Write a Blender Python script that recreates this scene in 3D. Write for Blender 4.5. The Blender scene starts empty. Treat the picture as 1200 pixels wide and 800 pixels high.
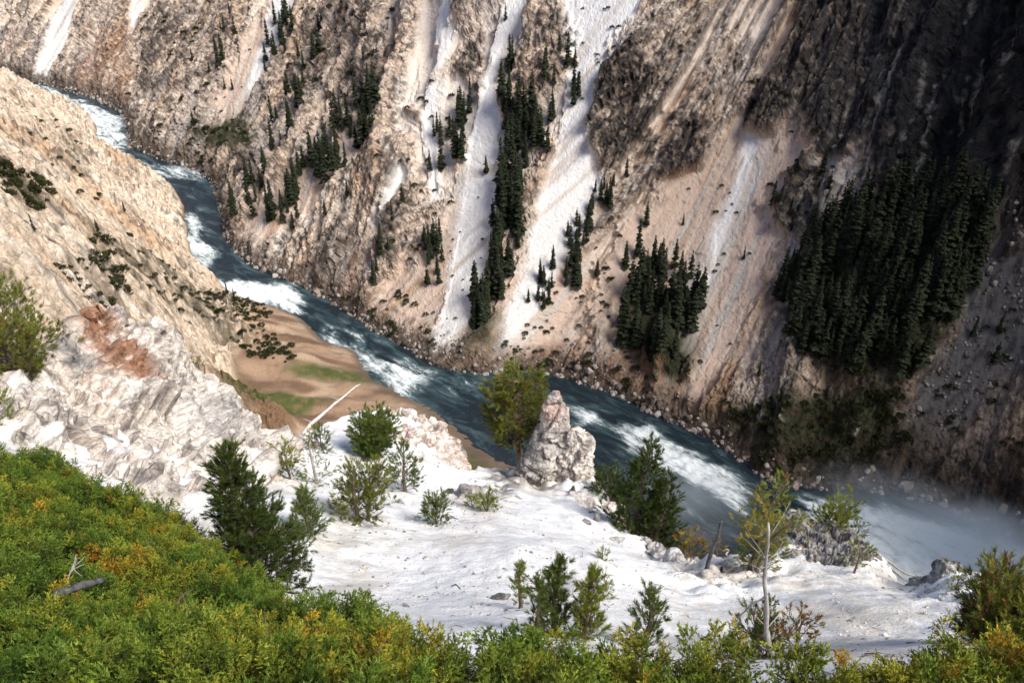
import bpy, math, random
import numpy as np
from mathutils import Vector, Matrix

C = bpy.context.scene.collection
R = math.radians
rng = np.random.default_rng(11)
random.seed(11)

# ------------------------------------------------------------------ camera, light, exposure
H = 170.0            # height of the eye above the river (water level is z = 0)
PITCH = 33.0
FPX = 1000.0         # focal length in pixels of a 1200 x 800 frame
cam_data = bpy.data.cameras.new('camera')
cam_data.sensor_width = 36.0
cam_data.lens = FPX / 1200.0 * 36.0
cam_data.clip_start = 0.1
cam_data.clip_end = 4000.0
cam = bpy.data.objects.new('camera', cam_data)
C.objects.link(cam)
cam.location = (0, 0, H)
cam.rotation_euler = (R(90 - PITCH), 0, 0)
bpy.context.scene.camera = cam

SUN_EL, SUN_AZ = 50.0, -32.0      # azimuth measured from +x towards +y: the sun stands to the right, a little behind
world = bpy.data.worlds.new('World')
bpy.context.scene.world = world
world.use_nodes = True
wn = world.node_tree.nodes
sky = wn.new('ShaderNodeTexSky')
sky.sky_type = 'NISHITA'
sky.sun_disc = False
sky.sun_elevation = R(SUN_EL)
sky.sun_rotation = R(90 - SUN_AZ)
sky.altitude = 2300
sky.air_density = 0.8
sky.dust_density = 5.0
world.node_tree.links.new(sky.outputs[0], wn['Background'].inputs[0])
wn['Background'].inputs[1].default_value = 0.1
sun_data = bpy.data.lights.new('sun', 'SUN')
sun_data.energy = 3.0
sun_data.angle = R(30)
sun_data.color = (1.0, 0.95, 0.87)
sun = bpy.data.objects.new('sun', sun_data)
C.objects.link(sun)
sdir = Vector((math.cos(R(SUN_EL)) * math.cos(R(SUN_AZ)), math.cos(R(SUN_EL)) * math.sin(R(SUN_AZ)), math.sin(R(SUN_EL))))
sun.rotation_euler = sdir.to_track_quat('Z', 'Y').to_euler()
sun.location = (200, -60, 400)
vs = bpy.context.scene.view_settings
vs.view_transform = 'Standard'
vs.look = 'None'
vs.exposure = 1.0
vs.gamma = 1.0

# ------------------------------------------------------------------ numpy noise
_perm = np.random.default_rng(5).permutation(256)
_perm = np.concatenate([_perm, _perm]).astype(np.int32)
_g = np.random.default_rng(6).normal(size=(256, 3))
_g = (_g / np.linalg.norm(_g, axis=1)[:, None]).astype(np.float32)

def perlin(x, y, z=0.0):
    x, y, z = np.broadcast_arrays(np.asarray(x, np.float32), np.asarray(y, np.float32), np.asarray(z, np.float32))
    xi, yi, zi = np.floor(x).astype(np.int32), np.floor(y).astype(np.int32), np.floor(z).astype(np.int32)
    xf, yf, zf = x - xi, y - yi, z - zi
    f = lambda t: t * t * t * (t * (t * 6 - 15) + 10)
    u, v, w = f(xf), f(yf), f(zf)
    out = 0.0
    for dx in (0, 1):
        wx = u if dx else 1 - u
        px = _perm[(xi + dx) & 255]
        for dy in (0, 1):
            wy = v if dy else 1 - v
            py = _perm[(px + yi + dy) & 255]
            for dz in (0, 1):
                wz = w if dz else 1 - w
                g = _g[_perm[(py + zi + dz) & 255]]
                out = out + wx * wy * wz * (g[..., 0] * (xf - dx) + g[..., 1] * (yf - dy) + g[..., 2] * (zf - dz))
    return out * 1.5

def fbm(x, y, z=0.0, o=4, gain=0.5):
    s, a, f = 0.0, 1.0, 1.0
    for i in range(o):
        s = s + a * perlin(np.asarray(x) * f + 13.1 * i, np.asarray(y) * f - 7.7 * i, np.asarray(z) * f + 3.3 * i)
        a *= gain
        f *= 2.03
    return s

def ridged(x, y, z=0.0, o=4, gain=0.5):
    s, a, f = 0.0, 1.0, 1.0
    for i in range(o):
        n = 1 - np.abs(perlin(np.asarray(x) * f + 5.1 * i, np.asarray(y) * f + 9.2 * i, np.asarray(z) * f)) * 1.7
        s = s + a * n
        a *= gain
        f *= 2.1
    return s / (2 - 2 * gain ** o) * 1.0

def worley(x, y, z, seed=0):
    """distance to the nearest and second nearest feature point, id of the nearest, and a tilted facet per cell"""
    x, y, z = [np.asarray(a, np.float32).ravel() for a in np.broadcast_arrays(x, y, z)]
    xi, yi, zi = np.floor(x).astype(np.int32), np.floor(y).astype(np.int32), np.floor(z).astype(np.int32)
    f1 = np.full(x.shape, 9.0, np.float32)
    f2 = f1.copy()
    idn = np.zeros(x.shape, np.int32)
    fac = np.zeros(x.shape, np.float32)
    r_ = np.random.default_rng(40 + seed)
    jit = r_.random((256, 3)).astype(np.float32)
    til = r_.normal(size=(256, 3)).astype(np.float32)
    til /= np.linalg.norm(til, axis=1)[:, None]
    for dx in (-1, 0, 1):
        for dy in (-1, 0, 1):
            for dz in (-1, 0, 1):
                h = _perm[(_perm[(_perm[(xi + dx) & 255] + yi + dy) & 255] + zi + dz) & 255]
                j = jit[h]
                ox, oy, oz = xi + dx + j[:, 0] - x, yi + dy + j[:, 1] - y, zi + dz + j[:, 2] - z
                d = np.sqrt(ox * ox + oy * oy + oz * oz)
                nearer = d < f1
                f2 = np.where(nearer, f1, np.minimum(f2, d))
                idn = np.where(nearer, h, idn)
                t_ = til[h]
                fac = np.where(nearer, ox * t_[:, 0] + oy * t_[:, 1] + oz * t_[:, 2], fac)
                f1 = np.where(nearer, d, f1)
    worley.facet = fac
    return f1, f2, idn

def sstep(a, b, x):
    t = np.clip((x - a) / (b - a), 0, 1)
    return t * t * (3 - 2 * t)

def poly_sd(px, py, poly):
    """signed distance to a polygon, positive inside"""
    poly = np.asarray(poly, float)
    d = np.full(px.shape, 1e9)
    ins = np.zeros(px.shape, bool)
    n = len(poly)
    for i in range(n):
        ax, ay = poly[i]
        bx, by = poly[(i + 1) % n]
        ex, ey = bx - ax, by - ay
        t = np.clip(((px - ax) * ex + (py - ay) * ey) / (ex * ex + ey * ey + 1e-12), 0, 1)
        d = np.minimum(d, (px - ax - t * ex) ** 2 + (py - ay - t * ey) ** 2)
        c = ((ay > py) != (by > py)) & (px < (bx - ax) * (py - ay) / (by - ay + 1e-12) + ax)
        ins ^= c
    d = np.sqrt(d)
    return np.where(ins, d, -d)

def rbf_fit(P, z, smooth=0.0):
    P = np.asarray(P, float)
    z = np.asarray(z, float)
    n = len(P)
    s = np.abs(P).max()
    Q = P / s
    def phi(r):
        return np.where(r > 1e-9, r * r * np.log(r + 1e-12), 0)
    A = np.zeros((n + 3, n + 3))
    A[:n, :n] = phi(np.linalg.norm(Q[:, None] - Q[None], axis=2)) + smooth * np.eye(n)
    A[:n, n] = 1
    A[:n, n + 1:] = Q
    A[n, :n] = 1
    A[n + 1:, :n] = Q.T
    w = np.linalg.solve(A, np.concatenate([z, [0, 0, 0]]))
    def f(x, y):
        x = np.asarray(x, float) / s
        y = np.asarray(y, float) / s
        o = w[n] + w[n + 1] * x + w[n + 2] * y
        for i in range(n):
            r2 = (x - Q[i, 0]) ** 2 + (y - Q[i, 1]) ** 2
            o = o + w[i] * 0.5 * r2 * np.log(r2 + 1e-14)
        return o
    return f

# ------------------------------------------------------------------ where a sight line of the photograph lands in the place
_cp, _sp = math.cos(R(PITCH)), math.sin(R(PITCH))
def ray(px, py):
    a = (np.asarray(px, float) - 600) / FPX
    b = (np.asarray(py, float) - 400) / FPX
    d = np.stack([a, _cp - b * _sp, -_sp - b * _cp], -1)
    return d / np.linalg.norm(d, axis=-1, keepdims=True)
def at_z(px, py, z=0.0):
    d = ray(px, py)
    return np.array([0, 0, H]) + d * ((z - H) / d[..., 2])[..., None]
def at_r(px, py, r):
    return np.array([0, 0, H]) + ray(px, py) * np.asarray(r, float)[..., None]
def to_pix(P):
    P = np.asarray(P, float) - np.array([0, 0, H])
    dep = P[..., 1] * _cp - P[..., 2] * _sp
    up = P[..., 1] * _sp + P[..., 2] * _cp
    return 600 + FPX * P[..., 0] / dep, 400 - FPX * up / dep, dep
def cast(px, py, hfun, t0=4.0, t1=1000.0, n=900):
    """first point of each sight line that lies on the height field hfun(x, y)"""
    d = ray(px, py)
    shp = d.shape[:-1]
    d = d.reshape(-1, 3)
    ts = t0 * (t1 / t0) ** np.linspace(0, 1, n)
    lo = np.full(len(d), t0)
    hi = np.full(len(d), np.nan)
    prev = t0
    for t in ts:
        P = d * t
        below = (H + P[:, 2] < hfun(P[:, 0], P[:, 1])) & np.isnan(hi)
        hi[below] = t
        lo[np.isnan(hi)] = t
    ok = ~np.isnan(hi)
    hi[~ok] = lo[~ok]
    for _ in range(14):
        m = (lo + hi) / 2
        P = d * m[:, None]
        below = H + P[:, 2] < hfun(P[:, 0], P[:, 1])
        hi = np.where(below, m, hi)
        lo = np.where(below, lo, m)
    P = np.array([0, 0, H]) + d * hi[:, None]
    return P.reshape(shp + (3,)), ok.reshape(shp)

# ------------------------------------------------------------------ mesh helpers
def tag(o, label=None, cat=None, group=None, kind=None):
    if label: o['label'] = label
    if cat: o['category'] = cat
    if group: o['group'] = group
    if kind: o['kind'] = kind
    return o

def raw_mesh(name, V, faces_idx, faces_len, mats, cols=None, smooth=True, mat_idx=None, uv=None, attrs=None):
    """mesh from flat numpy arrays: V (n,3), loop vertex indices, loop counts"""
    me = bpy.data.meshes.new(name)
    V = np.ascontiguousarray(V, np.float32)
    me.vertices.add(len(V))
    me.vertices.foreach_set('co', V.ravel())
    faces_idx = np.ascontiguousarray(faces_idx, np.int32).ravel()
    faces_len = np.ascontiguousarray(faces_len, np.int32)
    me.loops.add(len(faces_idx))
    me.loops.foreach_set('vertex_index', faces_idx)
    me.polygons.add(len(faces_len))
    st = np.concatenate([[0], np.cumsum(faces_len)[:-1]]).astype(np.int32)
    me.polygons.foreach_set('loop_start', st)
    if mat_idx is not None:
        me.polygons.foreach_set('material_index', np.ascontiguousarray(mat_idx, np.int32))
    me.polygons.foreach_set('use_smooth', np.full(len(faces_len), smooth))
    for m in (mats if isinstance(mats, (list, tuple)) else [mats]):
        me.materials.append(m)
    if cols is not None:
        a = me.attributes.new('Col', 'FLOAT_COLOR', 'POINT')
        c = np.ones((len(V), 4), np.float32)
        c[:, :3] = cols
        a.data.foreach_set('color', c.ravel())
    for k, v in (attrs or {}).items():
        a = me.attributes.new(k, 'FLOAT', 'POINT')
        a.data.foreach_set('value', np.ascontiguousarray(v, np.float32).ravel())
    me.update(calc_edges=True)
    me.validate()
    return me

def link(name, me, parent=None):
    o = bpy.data.objects.new(name, me)
    C.objects.link(o)
    if parent is not None:
        o.parent = parent
    return o

def grid_faces(nr, nc, wrap=False):
    i, j = np.meshgrid(np.arange(nr - 1), np.arange(nc if wrap else nc - 1), indexing='ij')
    a = i * nc + j
    b = i * nc + (j + 1) % nc
    return np.stack([a, b, b + nc, a + nc], -1).reshape(-1, 4)

def grid_obj(name, V, mat, cols=None, keep=None, flip=False, parent=None, attrs=None, smooth=True):
    nr, nc = V.shape[:2]
    F = grid_faces(nr, nc)
    if flip:
        F = F[:, ::-1]
    Vf = V.reshape(-1, 3)
    cf = None if cols is None else cols.reshape(-1, 3)
    at = {k: v.ravel() for k, v in (attrs or {}).items()}
    if keep is not None:
        k = keep.ravel()
        F = F[k[F].any(axis=1)]
        used = np.zeros(len(Vf), bool)
        used[F.ravel()] = True
        idx = np.cumsum(used) - 1
        F = idx[F]
        Vf = Vf[used]
        cf = None if cf is None else cf[used]
        at = {k_: v[used] for k_, v in at.items()}
    me = raw_mesh(name, Vf, F, np.full(len(F), 4), mat, cf, attrs=at, smooth=smooth)
    return link(name, me, parent)

def empty(name, loc, rz=0.0):
    o = bpy.data.objects.new(name, None)
    C.objects.link(o)
    o.location = loc
    o.rotation_euler = (0, 0, rz)
    o.empty_display_size = 0.2
    return o

# ------------------------------------------------------------------ materials
class NT:
    def __init__(s, name):
        s.m = bpy.data.materials.new(name)
        s.m.use_nodes = True
        s.t = s.m.node_tree
        s.b = s.t.nodes['Principled BSDF']
        s.out = s.t.nodes['Material Output']
    def n(s, typ, **kw):
        nd = s.t.nodes.new(typ)
        for k, v in kw.items():
            if k.startswith('i_'):
                key = k[2:]
                nd.inputs[int(key) if key.isdigit() else key.replace('_', ' ')].default_value = v
            else:
                setattr(nd, k, v)
        return nd
    def l(s, a, b):
        s.t.links.new(a, b)
    def noise(s, vec, scale, detail=4, rough=0.55, dist=0.0):
        nd = s.n('ShaderNodeTexNoise', i_Scale=scale, i_Detail=detail, i_Roughness=rough, i_Distortion=dist)
        s.l(vec, nd.inputs['Vector'])
        return nd.outputs[0]
    def ramp(s, fac, stops, interp='LINEAR'):
        nd = s.n('ShaderNodeValToRGB')
        cr = nd.color_ramp
        cr.interpolation = interp
        while len(cr.elements) < len(stops):
            cr.elements.new(0.5)
        for e_, (p_, c_) in zip(cr.elements, stops):
            e_.position = p_
            e_.color = (c_[0], c_[1], c_[2], 1) if isinstance(c_, (tuple, list)) else (c_, c_, c_, 1)
        s.l(fac, nd.inputs[0])
        return nd.outputs[0]
    def mix(s, fac, a, b, mode='MIX'):
        nd = s.n('ShaderNodeMix', data_type='RGBA', blend_type=mode)
        for sock, v in ((nd.inputs[0], fac), (nd.inputs[6], a), (nd.inputs[7], b)):
            if isinstance(v, bpy.types.NodeSocket):
                s.l(v, sock)
            elif isinstance(v, (tuple, list)):
                sock.default_value = (v[0], v[1], v[2], 1)
            else:
                sock.default_value = v
        return nd.outputs[2]
    def math(s, op, a, b=0.0):
        nd = s.n('ShaderNodeMath', operation=op)
        for sock, v in ((nd.inputs[0], a), (nd.inputs[1], b)):
            if isinstance(v, bpy.types.NodeSocket):
                s.l(v, sock)
            else:
                sock.default_value = v
        return nd.outputs[0]
    def pos(s):
        return s.n('ShaderNodeNewGeometry').outputs['Position']
    def obj(s):
        return s.n('ShaderNodeTexCoord').outputs['Object']
    def attr(s, name, typ='GEOMETRY'):
        return s.n('ShaderNodeAttribute', attribute_name=name, attribute_type=typ)
    def scalev(s, vec, v):
        nd = s.n('ShaderNodeMapping')
        nd.inputs['Scale'].default_value = v
        s.l(vec, nd.inputs['Vector'])
        return nd.outputs[0]
    def bump(s, h, strength, dist, normal=None):
        nd = s.n('ShaderNodeBump', i_Strength=strength, i_Distance=dist)
        s.l(h, nd.inputs['Height'])
        if normal is not None:
            s.l(normal, nd.inputs['Normal'])
        return nd.outputs[0]
    def set(s, col=None, rough=None, normal=None, spec=None):
        for key, v in (('Base Color', col), ('Roughness', rough), ('Normal', normal), ('Specular IOR Level', spec)):
            if v is None:
                continue
            if isinstance(v, bpy.types.NodeSocket):
                s.l(v, s.b.inputs[key])
            elif isinstance(v, (tuple, list)):
                s.b.inputs[key].default_value = (v[0], v[1], v[2], 1)
            else:
                s.b.inputs[key].default_value = v
        return s.m

def fracture(t, p, scale, rough_noise=0.78):
    """broken rock: (height, colour factor). Facets from two sizes of cells, cracks between them, grain over all"""
    wn_ = t.n('ShaderNodeTexNoise', i_Scale=scale * 0.9, i_Detail=4, i_Roughness=0.6)
    t.l(p, wn_.inputs['Vector'])
    vm = t.n('ShaderNodeVectorMath', operation='MULTIPLY_ADD')
    t.l(wn_.outputs['Color'], vm.inputs[0])
    vm.inputs[1].default_value = (1.3 / scale,) * 3
    t.l(p, vm.inputs[2])
    q = t.scalev(vm.outputs[0], (1, 1, 0.6))
    v1 = t.n('ShaderNodeTexVoronoi', feature='DISTANCE_TO_EDGE', i_Scale=scale)
    v2 = t.n('ShaderNodeTexVoronoi', feature='DISTANCE_TO_EDGE', i_Scale=scale * 2.9)
    c1 = t.n('ShaderNodeTexVoronoi', feature='F1', i_Scale=scale)
    c2 = t.n('ShaderNodeTexVoronoi', feature='F1', i_Scale=scale * 2.9)
    for v_ in (v1, v2, c1, c2):
        t.l(q, v_.inputs['Vector'])
    g = t.noise(p, scale * 1.3, 10, rough_noise, 0.3)
    e1 = t.math('MINIMUM', v1.outputs['Distance'], 0.12)
    e2 = t.math('MINIMUM', v2.outputs['Distance'], 0.10)
    h = t.math('ADD', t.math('MULTIPLY', g, 1.5), t.math('ADD', t.math('MULTIPLY', e1, 2.6), t.math('MULTIPLY', e2, 1.2)))
    h = t.math('ADD', h, t.math('MULTIPLY', c1.outputs['Distance'], -0.55))
    fac = t.ramp(g, [(0.36, 0.22), (0.44, 0.80), (0.51, 1.10), (0.62, 1.40)])
    cr = t.ramp(t.math('ADD', e1, t.math('MULTIPLY', g, 0.10)), [(0.045, 0.35), (0.085, 1.0)])
    cell = t.ramp(c2.outputs['Color'], [(0.0, 0.8), (1.0, 1.25)])
    fac = t.mix(1.0, t.mix(1.0, fac, cr, 'MULTIPLY'), cell, 'MULTIPLY')
    return h, fac

def ground_material(name, scale, contrast=0.5, bump_d=0.4, rough=0.95, streak=False, cracks=0.0, crack_amt=0.7, frac=0.9):
    """mottled earth or rock: the vertex colour is the mineral colour, noise adds grain and fine relief. scale = grains per metre.
    streak: the grain is also drawn out down the fall line, along the (q, w) coordinates of a canyon side. cracks: rock cells per metre"""
    t = NT(name)
    p = t.pos()
    c = t.attr('Col').outputs['Color']
    n1 = t.noise(p, scale, 6, 0.65, 0.4)
    n2 = t.noise(p, scale * 4.3, 4, 0.65)
    g = t.math('ADD', t.math('MULTIPLY', n1, 0.6), t.math('MULTIPLY', n2, 0.4))
    hb = t.math('ADD', n1, t.math('MULTIPLY', n2, 0.4))
    if streak:
        cx = t.n('ShaderNodeCombineXYZ')
        t.l(t.attr('q').outputs['Fac'], cx.inputs[0])
        t.l(t.attr('w').outputs['Fac'], cx.inputs[1])
        sm = t.attr('smooth').outputs['Fac']
        rg = t.math('SUBTRACT', 1.0, sm)
        n3 = t.noise(t.scalev(cx.outputs[0], (0.75, 0.18, 1)), 1.0, 8, 0.75, 0.9)
        hf, ff = fracture(t, p, 0.42)
        st = t.ramp(n3, [(0.36, 0.5), (0.46, 0.95), (0.52, 1.05), (0.64, 1.25)])
        rock = t.mix(frac, st, ff, 'MULTIPLY')
        loose = t.ramp(g, [(0.34, 0.72), (0.5, 1.0), (0.66, 1.12)])
        gm = t.mix(rg, loose, rock)
        col = t.mix(1.0, c, gm, 'MULTIPLY')
        h = t.math('ADD', t.math('MULTIPLY', hb, 0.35), t.math('MULTIPLY', t.math('ADD', t.math('MULTIPLY', hf, 1.65 * frac), n3), rg))
        return t.set(col, rough, t.bump(h, 1.0, bump_d), 0.2)
    if cracks:
        hf, ff = fracture(t, p, cracks)
        g = t.mix(crack_amt, t.ramp(g, [(0.3, 1 - contrast), (0.5, 1.0), (0.72, 1 + contrast * 0.35)]), ff, 'MULTIPLY')
        return t.set(t.mix(1.0, c, g, 'MULTIPLY'), rough, t.bump(t.math('ADD', t.math('MULTIPLY', hb, 0.4), hf), 1.0, bump_d), 0.2)
    g = t.ramp(g, [(0.3, 1 - contrast), (0.5, 1.0), (0.72, 1 + contrast * 0.35)])
    col = t.mix(1.0, c, g, 'MULTIPLY')
    return t.set(col, rough, t.bump(hb, 1.0, bump_d), 0.2)
# ------------------------------------------------------------------ the canyon: river axis coordinates u (downstream to the right) and v (towards the far wall)
EU = np.array([0.741, -0.671])
EV = np.array([0.671, 0.741])
def uv_of(x, y):
    return x * EU[0] + y * EU[1], x * EV[0] + y * EV[1]
def xy_of(u, v):
    return u * EU[0] + v * EV[0], u * EU[1] + v * EV[1]

far_px = [(25, 95), (60, 101), (110, 115), (140, 130), (148, 147), (152, 172), (185, 185), (230, 200), (250, 215), (258, 245), (265, 280), (290, 308),
          (330, 325), (370, 343), (400, 360), (440, 388), (475, 405), (510, 430), (560, 437), (620, 435), (660, 441), (720, 461), (780, 490),
          (830, 512), (870, 540), (900, 562), (960, 572), (1030, 575), (1100, 590), (1200, 640)]
_fb = at_z([p[0] for p in far_px], [p[1] for p in far_px])
_fu, _fv = uv_of(_fb[:, 0], _fb[:, 1])
_o = np.argsort(_fu)
_fu = np.concatenate([[-1100, -800], _fu[_o], [60, 300]])
_fv = np.concatenate([[190, 205], _fv[_o], [207, 200]])
_us = np.linspace(-1100, 300, 2801)
def _smooth(v, k):
    ker = np.hanning(k)
    ker /= ker.sum()
    return np.convolve(np.pad(v, k // 2, mode='edge'), ker, mode='valid')[:len(v)]
_vbs = _smooth(np.interp(_us, _fu, _fv), 11)
_vbl = _smooth(np.interp(_us, _fu, _fv), 161)
def v_bank(u):
    return np.interp(u, _us, _vbs)
def headwall(u):
    """the canyon closes to the right of the frame, above the falls"""
    return np.clip((u - 32) * 1.9, -20, 230)

def far_plain(w):
    return np.where(w < 0, w * 1.2, np.minimum(w, 7) * 1.15 + np.clip(w - 7, 0, 55) * 0.80 + np.clip(w - 62, 0, None) * 1.02)

_plain = lambda x, y: far_plain(uv_of(x, y)[1] - v_bank(uv_of(x, y)[0]))
def u_at(px, py=220):
    P, ok = cast(np.atleast_1d(px).astype(float), np.full(np.atleast_1d(px).shape, float(py)), _plain, 100)
    return uv_of(P[:, 0], P[:, 1])[0]
_rx = np.array([20, 60, 120, 175, 250, 340, 430, 500, 570, 650, 730, 800, 860, 930, 1000, 1080, 1160, 1200])
_rz = np.array([4, 0, -10, 8, -6, 2, 12, 5, 2, 2, -4, -10, -9, -6, 0, 14, 34, 46])
_ru = u_at(_rx)
_rel = _smooth(np.interp(_us, np.concatenate([[-1100], _ru, [60]]), np.concatenate([[0], _rz, [120]])), 41)
_kx = np.array([60, 200, 330, 430, 500, 570, 680, 760, 850, 950, 1100, 1200])
_kk = np.array([-.25, -.4, -.55, -.4, .1, .5, .45, .1, -.2, -.25, -.3, -.3])
_ku = u_at(_kx)
def far_base(u, v):
    w = v - v_bank(u)
    # the higher on the wall, the less it follows each turn of the bank
    wl = v - np.interp(u, _us, _vbl)
    t = sstep(5, 70, w)
    we = w * (1 - t) + np.maximum(wl, 1) * t
    rel = np.interp(u, _us, _rel) * sstep(0, 70, w)
    # unseen buttress, added right of the frame to cast shade on the gully
    shade_butt = 84 * sstep(4, 62, u + 10 + 0.33 * np.clip(w, 0, 220)) * sstep(8, 60, w)
    return np.maximum(far_plain(we) + rel + shade_butt, headwall(u)), w
def far_base_xy(x, y):
    return far_base(*uv_of(x, y))[0]
def kdir(u):
    return np.interp(u, _ku, _kk)

def wall_poly(pts):
    """outline seen in the photograph, laid on the wall: (u, w) of its corners"""
    p = np.array(pts, float)
    P, ok = cast(p[:, 0], p[:, 1], far_base_xy, 100)
    u, v = uv_of(P[:, 0], P[:, 1])
    return np.stack([u, v - v_bank(u)], 1)

F = {}
F['scree'] = [
    [(585, -20), (625, -20), (612, 50), (592, 105), (582, 150), (580, 200), (578, 260), (562, 330), (545, 385), (528, 408), (502, 414), (500, 400), (515, 370), (522, 320), (529, 270), (542, 200), (555, 140), (562, 100), (575, 60)],
    [(665, -20), (760, -20), (735, 25), (715, 60), (699, 100), (694, 150), (706, 215), (690, 245), (670, 290), (650, 330), (625, 390), (603, 418), (582, 420), (590, 370), (610, 320), (625, 260), (640, 200), (655, 150), (662, 110), (662, 60)],
    [(515, -20), (543, -20), (522, 60), (511, 120), (509, 180), (515, 230), (506, 230), (493, 160), (498, 100), (508, 50)],
    [(75, -20), (100, -20), (70, 60), (55, 97), (38, 92), (55, 55)],
    [(322, -20), (352, -20), (335, 30), (302, 95), (288, 112), (292, 80), (310, 30)],
    [(1000, 185), (985, 225), (960, 265), (918, 303), (938, 262), (965, 225)],
    [(880, 150), (905, 160), (880, 230), (850, 290), (820, 340), (835, 270), (860, 200)],
    [(152, -20), (165, -20), (160, 35), (152, 40)],
    [(470, 190), (478, 200), (450, 270), (440, 320), (432, 310), (445, 250)],
]
F['talus'] = [
    [(880, 130), (925, 150), (950, 175), (925, 250), (900, 320), (872, 390), (842, 440), (820, 470), (740, 440), (712, 410), (700, 360), (712, 300), (735, 255), (765, 225), (775, 205), (800, 190), (850, 160)],
    [(640, 190), (655, 150), (690, 160), (710, 215), (700, 260), (680, 330), (690, 400), (640, 425), (575, 425), (560, 400), (600, 330), (620, 260)],
    [(300, 20), (330, 40), (320, 80), (282, 128), (256, 155), (250, 120), (275, 70)],
    [(420, 140), (432, 160), (372, 228), (310, 278), (277, 280), (310, 230), (370, 180)],
    [(560, 200), (540, 300), (510, 380), (470, 390), (440, 370), (470, 330), (515, 260), (530, 200)],
    [(470, 300), (490, 310), (450, 370), (425, 375)],
    [(960, 250), (1010, 230), (940, 300), (900, 370), (870, 420), (850, 440), (870, 390), (905, 320)],
]
F['grey'] = [
    [(1165, 250), (1230, 220), (1230, 420), (1160, 460), (1110, 500), (1080, 515), (1062, 490), (1090, 440), (1115, 400), (1140, 330)],
    [(1000, 312), (985, 335), (930, 370), (905, 385), (925, 355), (965, 325)],
]
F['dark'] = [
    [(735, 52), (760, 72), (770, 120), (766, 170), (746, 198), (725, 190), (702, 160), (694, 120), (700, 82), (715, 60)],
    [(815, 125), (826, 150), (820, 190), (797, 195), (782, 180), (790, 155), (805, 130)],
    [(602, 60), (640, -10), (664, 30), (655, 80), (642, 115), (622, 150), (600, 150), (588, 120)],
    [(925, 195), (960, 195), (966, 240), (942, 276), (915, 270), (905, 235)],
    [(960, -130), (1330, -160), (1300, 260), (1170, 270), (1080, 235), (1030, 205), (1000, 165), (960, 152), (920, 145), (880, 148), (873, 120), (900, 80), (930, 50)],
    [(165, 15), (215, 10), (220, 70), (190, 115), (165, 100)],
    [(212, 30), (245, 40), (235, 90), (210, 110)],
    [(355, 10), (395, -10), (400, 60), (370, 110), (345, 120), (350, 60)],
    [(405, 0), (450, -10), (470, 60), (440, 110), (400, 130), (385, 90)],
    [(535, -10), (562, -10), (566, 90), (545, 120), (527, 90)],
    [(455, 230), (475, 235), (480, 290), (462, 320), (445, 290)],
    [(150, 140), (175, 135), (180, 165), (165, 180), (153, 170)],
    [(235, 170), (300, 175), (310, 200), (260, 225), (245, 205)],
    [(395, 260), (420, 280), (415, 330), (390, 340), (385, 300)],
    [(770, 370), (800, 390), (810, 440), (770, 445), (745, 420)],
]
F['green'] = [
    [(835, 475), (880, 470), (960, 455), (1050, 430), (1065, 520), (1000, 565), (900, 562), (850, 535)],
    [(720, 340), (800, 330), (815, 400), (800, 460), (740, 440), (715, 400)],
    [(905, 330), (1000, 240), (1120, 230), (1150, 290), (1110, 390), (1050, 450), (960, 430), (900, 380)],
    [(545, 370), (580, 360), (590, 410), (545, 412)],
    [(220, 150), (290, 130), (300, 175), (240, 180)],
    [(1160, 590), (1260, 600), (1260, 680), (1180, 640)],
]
F['rust'] = [
    [(108, 40), (150, 30), (148, 128), (120, 122), (88, 110), (95, 80)],
    [(520, 420), (600, 412), (700, 395), (770, 425), (835, 470), (815, 500), (720, 462), (640, 442)],
    [(420, 290), (432, 295), (405, 365), (395, 360)],
    [(820, 440), (870, 430), (860, 480), (840, 500)],
    [(1180, 520), (1260, 470), (1260, 620), (1180, 600)],
]
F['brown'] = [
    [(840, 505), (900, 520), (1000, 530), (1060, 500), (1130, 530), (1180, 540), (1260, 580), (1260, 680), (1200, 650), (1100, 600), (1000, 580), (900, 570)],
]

def far_masks(u, w, warp=1.0):
    out = {}
    amp = 1.0 + 0.03 * np.clip(w, 0, 120)
    un = u + warp * amp * (2.2 * fbm(u / 9, w / 13, 3.0, 4) + 0.8 * perlin(u / 2.1, w / 3.0, 1.0))
    wn = w + warp * amp * 2.5 * fbm(u / 9, w / 13, 9.0, 3)
    un0, wn0 = un, wn
    for key, polys in F.items():
        kw_ = {'scree': 0.35, 'talus': 0.6}.get(key, 1.0)
        un, wn = u + (un0 - u) * kw_, w + (wn0 - w) * kw_
        m = np.zeros(u.shape)
        soft = {'scree': 2.0, 'talus': 3.5, 'grey': 3.0, 'dark': 2.0, 'green': 5.0, 'rust': 5.0, 'brown': 7.0}[key]
        for pl in polys:
            q = wall_poly(pl)
            b0, b1 = q.min(0) - 22, q.max(0) + 22
            s = (un > b0[0]) & (un < b1[0]) & (wn > b0[1]) & (wn < b1[1])
            if s.any():
                sd = poly_sd(un[s], wn[s], q)
                m[s] = np.maximum(m[s], sstep(-soft, soft, sd))
        out[key] = m
    return out

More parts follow.
